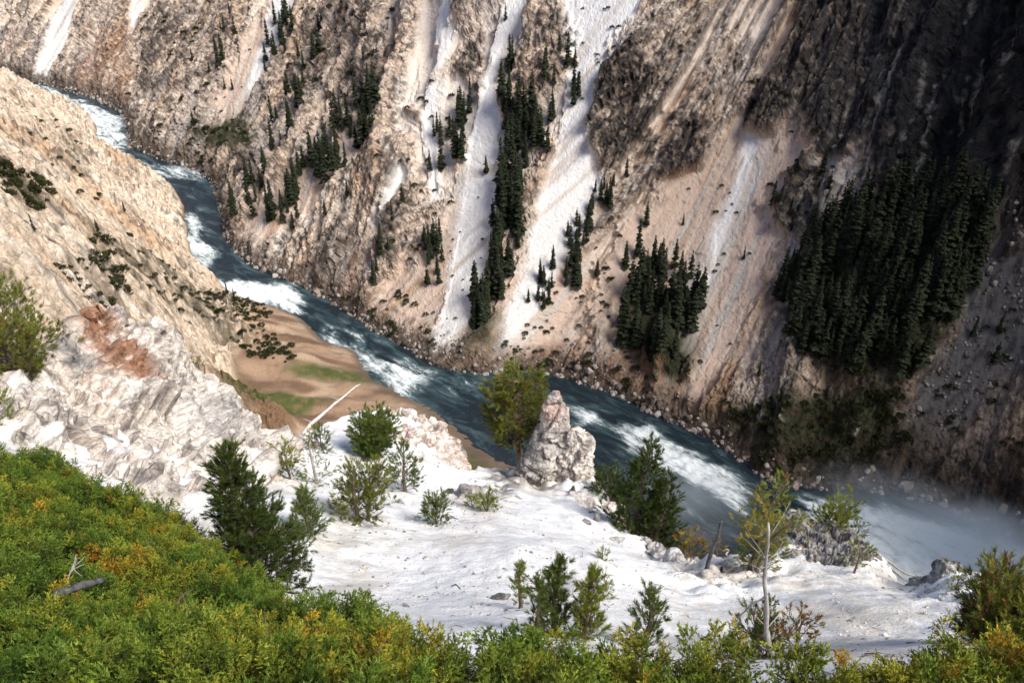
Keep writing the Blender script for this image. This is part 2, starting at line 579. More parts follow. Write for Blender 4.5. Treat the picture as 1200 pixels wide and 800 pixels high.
# --- grid of the far wall
_uu = [-760.0]
while _uu[-1] < 210:
    x0, y0 = xy_of(_uu[-1], v_bank(_uu[-1]) + 40)
    d = math.hypot(math.hypot(x0, y0), 130)
    _uu.append(_uu[-1] + (0.0023 * d if _uu[-1] < 12 else 3.0))
_uu = np.array(_uu)
_ww = [-6.0]
while _ww[-1] < 330:
    _ww.append(_ww[-1] + (0.5 if _ww[-1] < 40 else 0.62 if _ww[-1] < 150 else 1.1 if _ww[-1] < 230 else 4))
_ww = np.array(_ww)
UW_u, UW_w = np.meshgrid(_uu, _ww, indexing='ij')
hb, _ = far_base(UW_u, UW_w + v_bank(UW_u))
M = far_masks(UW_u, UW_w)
smoothm = np.clip(np.maximum.reduce([M['scree'], M['talus'] * 0.93, M['grey'] * 0.8]) - 0.9 * M['dark'], 0, 1)
smoothm *= sstep(1.0, 7.0, UW_w + 2 * perlin(UW_u / 6, UW_w / 6))
kk = kdir(UW_u)
qq = UW_u - kk * UW_w
up = sstep(-2, 14, UW_w)
rib1 = ridged(qq / 26, UW_w / 95, 0.3, 2) - 0.55
rib2 = ridged(qq / 9.5, UW_w / 30, 4.3, 4) - 0.55
rib3 = ridged((qq + 0.3 * UW_w) / 3.4, UW_w / 6.5, 8.3, 4) - 0.55
# loose sediment gathers in the gullies between the ribs and leaves the crests bare
_form = rib1 + 0.55 * rib2 + 0.12 * fbm(UW_u / 7, UW_w / 9, 91.0, 3)
sed = sstep(0.02, -0.20, _form) * sstep(8, 30, UW_w) * (1 - M['dark']) * (1 - M['green'])
crest = sstep(0.02, 0.26, _form) * (1 - smoothm)
smoothm = np.maximum(smoothm, 0.85 * sed)
rough_amp = 1 - 0.93 * smoothm
crag = fbm(UW_u / 2.2, UW_w / 2.6, hb / 5, 5, 0.6)
qd = qq + 1.5 * fbm(UW_u / 12, UW_w / 12, 31.0, 3)
w1, w2, wid = worley(qd / 6.5, UW_w / 15.0, hb * 0 + 0.5, 1)
fac1 = worley.facet.reshape(UW_u.shape)
blk = np.clip(w2 - w1, 0, .35).reshape(UW_u.shape)
v1, v2, vid = worley(qd / 2.8 + 9, UW_w / 3.6, hb * 0 + 0.5, 2)
fac2 = worley.facet.reshape(UW_u.shape)
blk2 = np.clip(v2 - v1, 0, .3).reshape(UW_u.shape)
v1, v2, vid = worley(qd / 1.3 + 5, UW_w / 1.5, hb * 0 + 0.5, 6)
fac3 = worley.facet.reshape(UW_u.shape)
id3 = (vid % 16 / 15.0).reshape(UW_u.shape)
crag = crag + 0.35 * fac3
_left = sstep(u_at(600)[0], u_at(560)[0], UW_u)
M['dark'] = M['dark'] * (1 - _left * (1 - 0.9 * sstep(-0.25, 0.25, fbm(qq / 3.0, UW_w / 26, 7.0, 4) + 0.7 * fbm(UW_u / 4, UW_w / 6, 71.0, 3))))
calm = 1 - 0.6 * np.exp(-((UW_u - u_at(585)[0]) / 26) ** 2)
relief = rough_amp * (10.0 * calm * rib1 * up + 4.2 * rib2 * (0.35 + 0.65 * up) + 0.6 * rib3 + 0.4 * crag + 2.4 * fac1 + 0.8 * fac2 + 0.3 * fac3)
relief += M['dark'] * (1 - smoothm) * (1.5 + 1.2 * fac1 + 0.5 * fac2 + 0.2 * fac3) * up
relief -= 2.0 * smoothm * up
relief += smoothm * (0.30 * fbm(qq / 4, UW_w / 40, 1, 3) + 0.08 * crag + 0.10 * fac3 + 0.45 * M['talus'] * fbm(qq / 9, UW_w / 60, 4, 2))
relief = np.where(M['scree'] + M['talus'] + M['grey'] < 0.3, relief + 0.75 * sed * calm * (10.0 * rib1 + 4.2 * rib2) * up, relief)
hs = hb.copy()
_px0, _py0 = xy_of(UW_u, UW_w + v_bank(UW_u))
_P0 = np.stack([_px0, _py0, hs], -1)
_nrm = np.cross(np.gradient(_P0, axis=0), np.gradient(_P0, axis=1))
_nrm /= np.linalg.norm(_nrm, axis=-1, keepdims=True) + 1e-9
_nrm *= np.sign(_nrm[..., 2:3])
for _k in range(6):
    _nrm[1:-1, 1:-1] = (_nrm[1:-1, 1:-1] * 2 + _nrm[:-2, 1:-1] + _nrm[2:, 1:-1] + _nrm[1:-1, :-2] + _nrm[1:-1, 2:]) / 6
relief *= sstep(-1, 6, UW_w)
Vw = _P0 + _nrm * relief[..., None]
zf = Vw[..., 2]
zf[:] = np.where(UW_w < 0, np.minimum(zf, UW_w * 0.8 - 0.3 + 1.4 * np.clip(crag + 0.1, 0, 1)), np.maximum(zf, 0.2 + 0.4 * crag))
def far_at(u, w):
    """point of the finished far wall at wall coordinates (u, w)"""
    i = np.clip(np.interp(u, _uu, np.arange(len(_uu))), 0, len(_uu) - 1.001)
    j = np.clip(np.interp(w, _ww, np.arange(len(_ww))), 0, len(_ww) - 1.001)
    i0, j0 = i.astype(int), j.astype(int)
    a, b = (i - i0)[..., None], (j - j0)[..., None]
    return Vw[i0, j0] * (1 - a) * (1 - b) + Vw[i0 + 1, j0] * a * (1 - b) + Vw[i0, j0 + 1] * (1 - a) * b + Vw[i0 + 1, j0 + 1] * a * b

# --- mineral colours of the far wall
def lerp(a, b, t):
    return a + (np.asarray(b) - a) * np.clip(t, 0, 1)[..., None]
def col_const(c, shp):
    return np.broadcast_to(np.array(c, float), shp + (3,)).copy()
shp = UW_u.shape
cr = col_const((0.56, 0.44, 0.345), shp)
n_big = fbm(qq / 22, UW_w / 45, 12.0, 3)
n_st = fbm(qq / 3.0, UW_w / 26, 7.0, 4)
n_st2 = fbm(qq / 1.3, UW_w / 9, 17.0, 3)
n_sp = fbm(UW_u / 2.2, UW_w / 2.6, 5.0, 4)
cr = lerp(cr, (0.69, 0.61, 0.53), sstep(0.0, 0.45, n_st))
cr = lerp(cr, (0.50, 0.335, 0.22), 0.8 * sstep(0.15, 0.7, n_big))
cr = lerp(cr, (0.38, 0.34, 0.32), 0.8 * sstep(0.1, 0.6, -n_big))
lich = sstep(0.10, 0.34, 0.5 * n_st2 + 0.45 * n_sp + 0.25 * n_st + 0.5 * fbm(UW_u / 1.1, UW_w / 1.3, 15.0, 3) + 0.25 * n_big - 0.06 + 0.35 * (id3 - 0.5))
cr = lerp(cr, (0.075, 0.066, 0.062), 0.92 * lich)
cr = lerp(cr, (0.135, 0.105, 0.085), 0.75 * crest * sstep(-0.3, 0.25, n_sp + 0.7 * n_st))
sdc = lerp(col_const((0.66, 0.575, 0.50), shp), (0.60, 0.45, 0.34), sstep(0.0, 0.4, n_big))
cr = lerp(cr, sdc, 0.85 * sed)
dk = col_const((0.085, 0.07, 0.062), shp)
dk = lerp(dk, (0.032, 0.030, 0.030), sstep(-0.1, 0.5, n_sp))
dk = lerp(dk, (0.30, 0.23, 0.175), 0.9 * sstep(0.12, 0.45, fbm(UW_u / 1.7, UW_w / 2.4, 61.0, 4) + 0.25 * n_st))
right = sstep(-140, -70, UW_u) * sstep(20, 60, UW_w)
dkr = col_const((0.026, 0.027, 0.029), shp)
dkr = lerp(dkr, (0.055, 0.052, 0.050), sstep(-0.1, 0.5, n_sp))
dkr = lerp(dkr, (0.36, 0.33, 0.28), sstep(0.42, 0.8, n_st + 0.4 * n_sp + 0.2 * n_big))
dk = lerp(dk, dkr, right)  # dark rock of the right end, with part of its shade painted in
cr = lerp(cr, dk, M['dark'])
# right of the big talus the rock colour is darkened to stand in for shade
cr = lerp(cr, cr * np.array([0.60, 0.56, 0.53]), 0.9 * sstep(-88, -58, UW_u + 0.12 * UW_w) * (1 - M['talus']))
tl = col_const((0.56, 0.43, 0.345), shp)
tl = lerp(tl, (0.50, 0.45, 0.40), sstep(-0.05, 0.5, fbm(qq / 6, UW_w / 120, 3.0, 3)))
tl = lerp(tl, (0.47, 0.30, 0.185), 0.8 * sstep(0.1, 0.6, fbm(qq / 8, UW_w / 140, 23.0, 2)))
tl = lerp(tl, (0.20, 0.165, 0.14), 0.7 * sstep(0.45, 0.65, fbm(UW_u / 1.6, UW_w / 1.8, 33.0, 2)))
cr = lerp(cr, tl, M['talus'] * (1 - M['dark']))
sc = col_const((0.74, 0.715, 0.69), shp)
sc = lerp(sc, (0.56, 0.49, 0.43), sstep(0.0, 0.5, fbm(qq / 5, UW_w / 90, 43.0, 3)))
cr = lerp(cr, sc, M['scree'] * (1 - 0.8 * M['dark']))
gy = col_const((0.135, 0.13, 0.132), shp)
gy = lerp(gy, (0.07, 0.066, 0.066), sstep(0.0, 0.5, n_sp))
cr = lerp(cr, gy, M['grey'] * (1 - M['dark']))
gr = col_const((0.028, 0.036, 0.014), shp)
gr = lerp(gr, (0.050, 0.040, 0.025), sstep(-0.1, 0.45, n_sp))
cr = lerp(cr, gr, 0.97 * M['green'] * sstep(-1.2, -0.6, n_big + n_sp))  # mossy ground; at lower right the colour also carries deep shade
cr = lerp(cr, (0.27, 0.155, 0.095), 0.75 * M['rust'] * sstep(-0.6, 0.2, n_sp + n_st))
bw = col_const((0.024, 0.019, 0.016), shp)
cr = lerp(cr, bw, 0.95 * M['brown'])  # dark wall foot at lower right, its deep shade painted near-black
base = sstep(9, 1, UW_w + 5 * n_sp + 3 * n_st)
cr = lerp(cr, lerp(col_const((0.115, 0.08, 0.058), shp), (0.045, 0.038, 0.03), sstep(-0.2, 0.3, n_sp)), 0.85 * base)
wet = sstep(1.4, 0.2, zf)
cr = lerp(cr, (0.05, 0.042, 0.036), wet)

mat_wall = ground_material('canyon_rock', 1.6, 0.55, 0.5, streak=True)
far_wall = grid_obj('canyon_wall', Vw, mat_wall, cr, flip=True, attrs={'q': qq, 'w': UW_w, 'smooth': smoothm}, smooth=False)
tag(far_wall, 'streaked cream and dark rock wall across the river with scree chutes', kind='structure')

# ------------------------------------------------------------------ the near side: left slope, gravel terrace, hidden foot of the rim
near_ctrl = [  # pixel, height above the river
    (345, 372, 1), (380, 402, 0.6), (420, 432, 0.6), (470, 467, 0.6), (520, 502, 0.6), (560, 541, 0.6),
    (300, 356, 3), (270, 348, 6), (242, 335, 8), (214, 300, 2), (211, 250, 2), (183, 215, 6), (150, 190, 14), (90, 164, 29), (55, 131, 38), (20, 109, 46), (0, 93, 51),
    (0, 130, 70), (0, 200, 92), (0, 300, 114), (100, 200, 44), (100, 250, 60), (100, 300, 74), (60, 250, 82), (60, 340, 100), (150, 250, 34), (150, 300, 48), (200, 300, 20),
    (200, 340, 27), (200, 370, 40), (130, 350, 68), (160, 400, 60), (220, 400, 28), (250, 370, 14), (270, 400, 13), (250, 440, 14), (300, 400, 9), (300, 430, 7), (340, 415, 7),
    (320, 470, 5), (400, 450, 2.5), (450, 480, 1.8), (400, 410, 1.6), (370, 480, 3), (350, 520, 4), (450, 520, 2.5), (540, 560, 1.8), (590, 585, 2), (500, 545, 2.5),
]
_nc = np.array(near_ctrl, float)
_np = at_z(_nc[:, 0], _nc[:, 1], _nc[:, 2])
extra = []
for uu_ in np.arange(-700, -320, 25):          # the hidden bank behind the left ridge
    extra.append((*xy_of(uu_, v_bank(uu_) - 14), -3.0))
for uu_ in np.arange(-100, 40, 25):            # near bank under the spur and to its right
    extra.append((*xy_of(uu_, v_bank(uu_) - 42), 0.0))
extra += [(0, 128, 12), (-40, 120, 30), (40, 110, 14), (90, 80, 20), (0, 80, 55), (-60, 80, 80), (60, 50, 60), (130, 40, 60), (0, 40, 100), (-100, 60, 118), (-200, 120, 150), (-300, 200, 165), (-330, 330, 120), (-420, 330, 170)]
_pts = np.concatenate([_np[:, :2], np.array([e_[:2] for e_ in extra])])
_zz = np.concatenate([_nc[:, 2], [e_[2] for e_ in extra]])
near_f = rbf_fit(_pts, _zz, 1e-5)
def near_base(x, y):
    z = near_f(x, y)
    u, v = uv_of(x, y)
    q = v_bank(u) - v
    z = np.where(q < 6, np.minimum(z, -1.0), z)
    return np.maximum(np.minimum(z, 185), headwall(u))
_nu = [-720.0]
while _nu[-1] < 205:
    x0, y0 = xy_of(_nu[-1], v_bank(_nu[-1]) - 50)
    d = math.hypot(math.hypot(x0, y0), 130)
    _nu.append(_nu[-1] + (0.0029 * d if _nu[-1] < 12 else 4.0))
_nu = np.array(_nu)
_nq = [4.0]
while _nq[-1] < 330:
    _nq.append(_nq[-1] + (0.75 if _nq[-1] < 190 else 3.0))
_nq = np.array(_nq)
Nu, Nq = np.meshgrid(_nu, _nq, indexing='ij')
Nx, Ny = xy_of(Nu, v_bank(Nu) - Nq)
nb = near_base(Nx, Ny)
gx_ = np.gradient(nb, axis=1) / np.gradient(Nq, axis=1)
steep = sstep(0.25, 0.55, np.abs(gx_)) * np.maximum(sstep(1.5, 9, nb), sstep(-270, -300, Nu) * sstep(-1, 2, nb))
nb_s = nb
ql = Nu + 0.35 * Nq
nr1 = ridged(ql / 22, Nq / 70, 1.0, 3) - 0.55
nr2 = ridged(ql / 7.5, Nq / 22, 6.0, 3) - 0.55
nr3 = ridged(ql / 2.6, Nq / 6.0, 9.0, 3) - 0.55
ncr = fbm(Nu / 2.4, Nq / 2.4, 4.0, 4)
strat = fbm(Nu / 30, Nq / 4.0, nb / 5, 2)
qn = ql + 1.2 * fbm(Nu / 9, Nq / 9, 3.0, 3)
nw1, nw2, _ = worley(qn / 5.0, Nq / 9.0, nb * 0 + 0.5, 3)
nf1 = worley.facet.reshape(Nx.shape)
nv1, nv2, _ = worley(qn / 2.0, Nq / 3.2, nb * 0 + 0.5, 4)
nf2 = worley.facet.reshape(Nx.shape)
nv1, nv2, nid = worley(qn / 0.95, Nq / 1.4, nb * 0 + 0.5, 7)
nf3 = worley.facet.reshape(Nx.shape)
nid = (nid % 16 / 15.0).reshape(Nx.shape)
nz = nb + steep * (9.0 * nr1 + 6.0 * nr2 + 2.4 * nr3 + 0.8 * ncr + 1.2 * strat + 4.0 * nf1 + 1.6 * nf2 + 0.6 * nf3) + (1 - steep) * (0.16 * ncr + 0.7 * fbm(Nx / 14, Ny / 9, 2.0, 3) * sstep(1.0, 3, nb))
nz = np.where(nb < 0, nb, nz)

# gravel terrace: two risers between benches, grass on the middle bench
def near_pt(pts):
    p = np.array(pts, float)
    P, ok = cast(p[:, 0], p[:, 1], near_base, 60)
    return P[:, :2]
nwx = Nx + 1.8 * fbm(Nx / 8, Ny / 8, 2.0, 3)
nwy = Ny + 1.8 * fbm(Nx / 8, Ny / 8, 8.0, 3)
def near_mask(polys, soft):
    m = np.zeros(Nx.shape)
    for pl in polys:
        q = near_pt(pl)
        b0, b1 = q.min(0) - 25, q.max(0) + 25
        s = (nwx > b0[0]) & (nwx < b1[0]) & (nwy > b0[1]) & (nwy < b1[1])
        if s.any():
            m[s] = np.maximum(m[s], sstep(-soft, soft, poly_sd(nwx[s], nwy[s], q)))
    return m
terrace = near_mask([[(285, 352), (345, 370), (385, 402), (425, 435), (475, 468), (525, 503), (570, 545), (590, 600), (420, 600), (320, 520), (255, 470), (240, 425), (300, 432), (345, 425), (335, 405), (300, 375)]], 2.0)
bench = np.zeros(Nx.shape)
grass_m = near_mask([[(265, 450), (300, 458), (345, 464), (385, 469), (375, 476), (300, 478), (270, 470)],
                     [(512, 515), (545, 525), (600, 560), (590, 590), (530, 560)],
                     [(330, 430), (360, 425), (400, 432), (450, 440), (450, 450), (400, 447), (350, 440)]], 2.5)
scarp = near_mask([[(305, 480), (340, 488), (352, 505), (320, 510), (300, 495)]], 1.5)
nz = nz + terrace * (1.4 * np.clip(perlin(Nx / 16, Ny / 7, 4.0) * 2, -0.6, 0.6) * sstep(1.0, 2.5, nb)) + 2.0 * scarp
darkveg = near_mask([[(210, 330), (260, 345), (300, 375), (340, 410), (345, 425), (310, 425), (260, 400), (215, 360)],
                     [(105, 285), (130, 290), (150, 320), (150, 355), (125, 350), (112, 320)],
                     [(150, 280), (185, 300), (215, 335), (215, 370), (170, 350), (140, 320)],
                     [(0, 205), (40, 225), (70, 240), (60, 250), (0, 235)],
                     [(60, 150), (95, 170), (110, 200), (85, 195)]], 3.0)

ns1 = fbm(ql / 3.2, Nq / 15, 3.0, 4)
ns2 = fbm(Nu / 2.0, Nq / 2.2, 3.0, 4)
nbg = fbm(Nu / 40, Nq / 25, 6.0, 3)
cn = col_const((0.62, 0.50, 0.385), Nx.shape)
cn = lerp(cn, (0.72, 0.63, 0.53), sstep(0.0, 0.5, ns1))
cn = lerp(cn, (0.56, 0.38, 0.24), 0.8 * sstep(0.1, 0.6, nbg))
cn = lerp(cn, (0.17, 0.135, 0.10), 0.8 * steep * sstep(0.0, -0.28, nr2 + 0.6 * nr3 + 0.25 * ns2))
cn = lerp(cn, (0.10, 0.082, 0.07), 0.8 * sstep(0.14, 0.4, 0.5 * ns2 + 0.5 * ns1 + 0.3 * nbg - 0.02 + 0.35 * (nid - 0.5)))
cn = lerp(cn, (0.085, 0.068, 0.042), 0.85 * darkveg * sstep(-0.5, 0.2, ns2 + ns1))
ct = col_const((0.29, 0.195, 0.13), Nx.shape)
ct = lerp(ct, (0.145, 0.09, 0.058), sstep(-0.05, 0.45, fbm(Nx / 25, Ny / 7, 7.0, 3)))
ct = lerp(ct, (0.40, 0.30, 0.21), 0.7 * sstep(0.1, 0.5, fbm(Nx / 18, Ny / 5, 27.0, 3)))
cn = lerp(cn, ct, np.maximum(terrace, 1 - steep))
cn = lerp(cn, lerp(col_const((0.060, 0.078, 0.020), Nx.shape), (0.13, 0.105, 0.045), sstep(0.0, 0.5, ns2)), 0.95 * grass_m)
cn = lerp(cn, (0.17, 0.10, 0.055), 0.8 * scarp)
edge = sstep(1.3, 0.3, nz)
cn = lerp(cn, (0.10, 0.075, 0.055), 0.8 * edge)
hidden = sstep(-140, -100, Nu) * sstep(70, 90, Nq)
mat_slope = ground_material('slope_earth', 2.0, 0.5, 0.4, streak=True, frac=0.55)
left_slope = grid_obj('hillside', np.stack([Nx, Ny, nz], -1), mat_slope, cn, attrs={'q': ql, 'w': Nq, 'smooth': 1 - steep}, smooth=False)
tag(left_slope, 'tan eroded slope and gravel terrace on the near side of the river', kind='structure')
def near_z(x, y):
    u, v = uv_of(np.asarray(x, float), np.asarray(y, float))
    q = v_bank(u) - v
    i = np.clip(np.interp(u, _nu, np.arange(len(_nu))), 0, len(_nu) - 1.001)
    j = np.clip(np.interp(q, _nq, np.arange(len(_nq))), 0, len(_nq) - 1.001)
    i0, j0 = i.astype(int), j.astype(int)
    a, b = i - i0, j - j0
    return (nz[i0, j0] * (1 - a) * (1 - b) + nz[i0 + 1, j0] * a * (1 - b) + nz[i0, j0 + 1] * (1 - a) * b + nz[i0 + 1, j0 + 1] * a * b)

# ------------------------------------------------------------------ the river
_ru_ = [-760.0]
while _ru_[-1] < 60:
    x0, y0 = xy_of(_ru_[-1], v_bank(_ru_[-1]) - 15)
    _ru_.append(_ru_[-1] + 0.0019 * math.hypot(math.hypot(x0, y0), 170))
_ru_ = np.array(_ru_)
_rq = np.arange(-6, 62, 0.55)
Ru, Rq = np.meshgrid(_ru_, _rq, indexing='ij')
Rx, Ry = xy_of(Ru, v_bank(Ru) - Rq)
def riv_pt(pts):
    p = np.array(pts, float)
    P = at_z(p[:, 0], p[:, 1], 0.0)
    return P[:, :2]
rapids = [
    ([(30, 98), (60, 103), (150, 140), (145, 175), (120, 180), (90, 150), (60, 120)], 0.8),
    ([(110, 140), (145, 150), (150, 190), (165, 195), (150, 200), (120, 175)], 0.8),
    ([(160, 188), (240, 200), (245, 215), (180, 210)], 0.6),
    ([(212, 250), (235, 245), (240, 285), (262, 300), (240, 320), (216, 300)], 0.78),
    ([(240, 325), (262, 330), (330, 330), (355, 345), (360, 370), (330, 365), (285, 352), (255, 345)], 1.0),
    ([(360, 365), (385, 385), (420, 405), (470, 425), (505, 440), (500, 455), (465, 465), (430, 440), (390, 410)], 0.72),
    ([(395, 378), (440, 395), (420, 402)], 0.6),
    ([(440, 420), (490, 428), (508, 440), (500, 452), (478, 460), (478, 480), (465, 460)], 0.85),
    ([(510, 440), (560, 442), (575, 460), (520, 455)], 0.42),
    ([(670, 478), (705, 485), (708, 497), (680, 500), (672, 510)], 0.85),
    ([(715, 500), (760, 500), (800, 520), (850, 545), (878, 575), (875, 600), (840, 590), (800, 565), (750, 540), (725, 520)], 0.92),
    ([(720, 520), (760, 560), (830, 600), (780, 600), (730, 560)], 0.45),
    ([(940, 585), (1020, 592), (1110, 612), (1260, 665), (1260, 740), (1050, 705), (930, 645)], 0.95),
]
foam = np.zeros(Rx.shape)
rwx = Rx + 2.5 * fbm(Rx / 10, Ry / 10, 1.0, 3)
rwy = Ry + 2.5 * fbm(Rx / 10, Ry / 10, 5.0, 3)
for pl, s_ in rapids:
    q = riv_pt(pl)
    b0, b1 = q.min(0) - 20, q.max(0) + 20
    s = (rwx > b0[0]) & (rwx < b1[0]) & (rwy > b0[1]) & (rwy < b1[1])
    sd = poly_sd(rwx[s], rwy[s], q)
    foam[s] = np.maximum(foam[s], s_ * sstep(-5, 5, sd))
chop = fbm(Ru / 5.5, Rq / 2.2, 1.0, 4)
stand = perlin(Ru / 3.0, Rq / 5.5, 3.0)
rz = 0.26 * chop + foam * (0.55 * stand + 0.5 * fbm(Ru / 2.2, Rq / 1.6, 8.0, 3) + 0.35)
t = NT('river_water')
p = t.pos()
map_ = t.n('ShaderNodeMapping', vector_type='TEXTURE')
map_.inputs['Rotation'].default_value = (0, 0, math.atan2(EU[1], EU[0]))
map_.inputs['Scale'].default_value = (3.4, 1.0, 1.0)
t.l(p, map_.inputs['Vector'])
flow = map_.outputs[0]
fo = t.attr('foam').outputs['Fac']
nA = t.noise(flow, 0.20, 6, 0.62, 1.0)
nB = t.noise(flow, 0.7, 9, 0.74, 1.1)
nn = t.math('ADD', t.math('MULTIPLY', nA, 0.5), t.math('MULTIPLY', nB, 0.5))
# white water breaks wherever the noise passes a threshold that falls as the rapid gets rougher
th = t.math('SUBTRACT', 0.68, t.math('MULTIPLY', fo, 0.29))
fm = t.n('ShaderNodeMapRange', interpolation_type='SMOOTHSTEP')
t.l(t.math('SUBTRACT', nn, th), fm.inputs[0])
fm.inputs[1].default_value = -0.07
fm.inputs[2].default_value = 0.13
foamf = fm.outputs[0]
milk = t.n('ShaderNodeMapRange', interpolation_type='SMOOTHSTEP')
t.l(t.math('SUBTRACT', nA, th), milk.inputs[0])
milk.inputs[1].default_value = -0.22
milk.inputs[2].default_value = 0.10
deep = t.mix(t.noise(flow, 0.12, 3), (0.007, 0.012, 0.016), (0.013, 0.025, 0.031))
deep = t.mix(t.math('MULTIPLY', milk.outputs[0], 0.7), deep, (0.10, 0.165, 0.18))
colr = t.mix(foamf, deep, (0.78, 0.82, 0.82))
rgh = t.math('ADD', 0.12, t.math('MULTIPLY', foamf, 0.6))
nrm = t.bump(t.math('ADD', nB, t.math('MULTIPLY', nA, 0.8)), 0.9, 0.5)
mat_river = t.set(colr, rgh, nrm, 0.5)
river = grid_obj('river', np.stack([Rx, Ry, rz], -1), mat_river, flip=True, attrs={'foam': foam})
tag(river, 'dark teal river with white rapids in the canyon floor', kind='structure')
# ------------------------------------------------------------------ the white spur under the viewpoint
spur_ctrl = [  # pixel, distance along the sight line in metres
    (0, 800, 5.6), (300, 800, 5.6), (600, 800, 5.8), (900, 800, 7.2), (1200, 800, 7.2), (0, 700, 7.8), (300, 740, 7.8), (600, 745, 8.0),
    (0, 600, 11.5), (0, 540, 15), (100, 620, 11), (200, 700, 9.5), (350, 720, 9.8), (480, 725, 10.8), (620, 725, 12), (800, 755, 11.2), (1000, 755, 11.5), (1200, 755, 10.5),
    (200, 610, 14.5), (260, 600, 17), (310, 680, 13.6), (450, 660, 16), (600, 650, 16), (700, 650, 17.5), (500, 600, 21.5), (600, 600, 22.5), (690, 610, 25), (400, 570, 23), (300, 580, 18.5),
    (230, 575, 19), (330, 515, 25), (400, 520, 27), (480, 560, 25), (530, 547, 29), (470, 490, 31), (430, 490, 31), (390, 492, 30), (570, 553, 31.5), (600, 548, 33), (650, 570, 31), (690, 575, 30), (730, 612, 27),
    (770, 645, 23.5), (800, 690, 17.5), (850, 662, 21.5), (850, 700, 17.5), (900, 655, 21), (935, 640, 22.5), (1000, 635, 22.5), (1000, 700, 16.8), (1080, 690, 19.5), (1130, 680, 19.5), (1190, 695, 17.8), (1150, 740, 13.8),
    (0, 470, 20), (60, 460, 22), (100, 500, 20), (0, 520, 17), (150, 480, 23), (200, 510, 22.5), (250, 520, 23),
]
_sc = np.array(spur_ctrl, float)
_spt = at_r(_sc[:, 0], _sc[:, 1], _sc[:, 2])
_ex = np.array([(0, 0, H - 2.2), (-8, 0, H - 2.0), (8, 0, H - 3.0), (0, -8, H - 1.2), (-25, 8, H - 7), (22, 6, H - 9), (-10, -8, H - 1), (12, -8, H - 2)])
spur_f = rbf_fit(np.concatenate([_spt[:, :2], _ex[:, :2]]), np.concatenate([_spt[:, 2], _ex[:, 2]]), 2e-4)
rim_px = [  # the far edge of the spur as it shows against the canyon
    (-260, 470, 21), (0, 432, 24), (40, 425, 25), (90, 440, 25), (130, 440, 25.5), (200, 440, 25.5), (260, 470, 25.5), (312, 500, 25.2), (335, 514, 25.5), (352, 505, 28), (385, 488, 31), (430, 476, 32.5), (475, 480, 32.5), (512, 489, 32.5), (524, 515, 31.5), (530, 545, 30),
    (560, 551, 32.5), (580, 553, 33), (605, 543, 34), (640, 540, 35), (672, 560, 33), (695, 566, 31.5), (720, 596, 29), (745, 620, 26.5), (770, 640, 24.5), (790, 655, 22.5), (830, 663, 22.4), (870, 655, 22.8),
    (900, 640, 23), (925, 615, 24), (960, 612, 24), (1000, 628, 23.6), (1030, 654, 22), (1060, 678, 20.8), (1085, 692, 20.3), (1115, 676, 20.6), (1150, 688, 19.6), (1185, 692, 18.6), (1240, 690, 18), (1500, 720, 18),
]
_rm = np.array(rim_px, float)
_rp = at_r(_rm[:, 0], _rm[:, 1], _rm[:, 2])
rim_xy = np.concatenate([_rp[:, :2], [(40, 10), (40, -30), (-40, -30), (-40, 5)]])
def rim_dist(x, y):
    return poly_sd(x, y, rim_xy)
_gx = np.arange(-46, 47, 0.25)
_gy = np.arange(-34, 80, 0.25)
_GX, _GY = np.meshgrid(_gx, _gy, indexing='ij')
_rd = rim_dist(_GX, _GY)
_dgx, _dgy = np.gradient(_rd, 0.25)
def _bil(A, x, y):
    i = np.clip((x + 46) / 0.25, 0, len(_gx) - 1.001)
    j = np.clip((y + 34) / 0.25, 0, len(_gy) - 1.001)
    i0, j0 = i.astype(int), j.astype(int)
    a, b = i - i0, j - j0
    return A[i0, j0] * (1 - a) * (1 - b) + A[i0 + 1, j0] * a * (1 - b) + A[i0, j0 + 1] * (1 - a) * b + A[i0 + 1, j0 + 1] * a * b
_out = np.clip(-_rd, 0, None)
_zg = spur_f(_GX + _dgx * _out, _GY + _dgy * _out) - 2.6 * _out - 0.35 * np.exp(-np.clip(_rd, 0, None) / 0.5)
def spur_base(x, y):
    """height of the spur before erosion; outside the rim it drops as a cliff"""
    x = np.asarray(x, float)
    y = np.asarray(y, float)
    return _bil(_zg, x, y), _bil(_rd, x, y)

def spur_axis(step_near, lo, hi):
    return np.arange(lo, hi, step_near)
_sy = [-6.0]
while _sy[-1] < 48:
    _sy.append(_sy[-1] + (0.2 if _sy[-1] < 2 else 0.065 if _sy[-1] < 14 else 0.085 if _sy[-1] < 32 else 0.25))
_sy = np.array(_sy)
_sx = [-34.0]
while _sx[-1] < 34:
    _sx.append(_sx[-1] + (0.09 if -15 < _sx[-1] < 16 else 0.25))
_sx = np.array(_sx)
SX, SY = np.meshgrid(_sx, _sy, indexing='ij')
sb, ssd = spur_base(SX, SY)
n1 = fbm(SX / 3.2, SY / 3.2, 0.5, 4)
n2 = fbm(SX / 0.8, SY / 0.8, 3.5, 4)
er = ridged(SX / 2.3, SY / 4.0, 1.0, 3) - 0.55
crk = fbm(SX / 0.45, SY / 0.45, 2.0, 3)
near_edge = np.exp(-np.abs(ssd) / 1.6)
s1_, s2_, _ = worley(SX / 0.9, SY / 0.9, sb / 0.9, 5)
sblk = np.clip(s2_ - s1_, 0, .4).reshape(SX.shape)
lump = np.clip(fbm(SX / 1.6, SY / 1.6, 11.0, 3), 0, 1)
outm = sstep(0.1, -1.5, ssd)
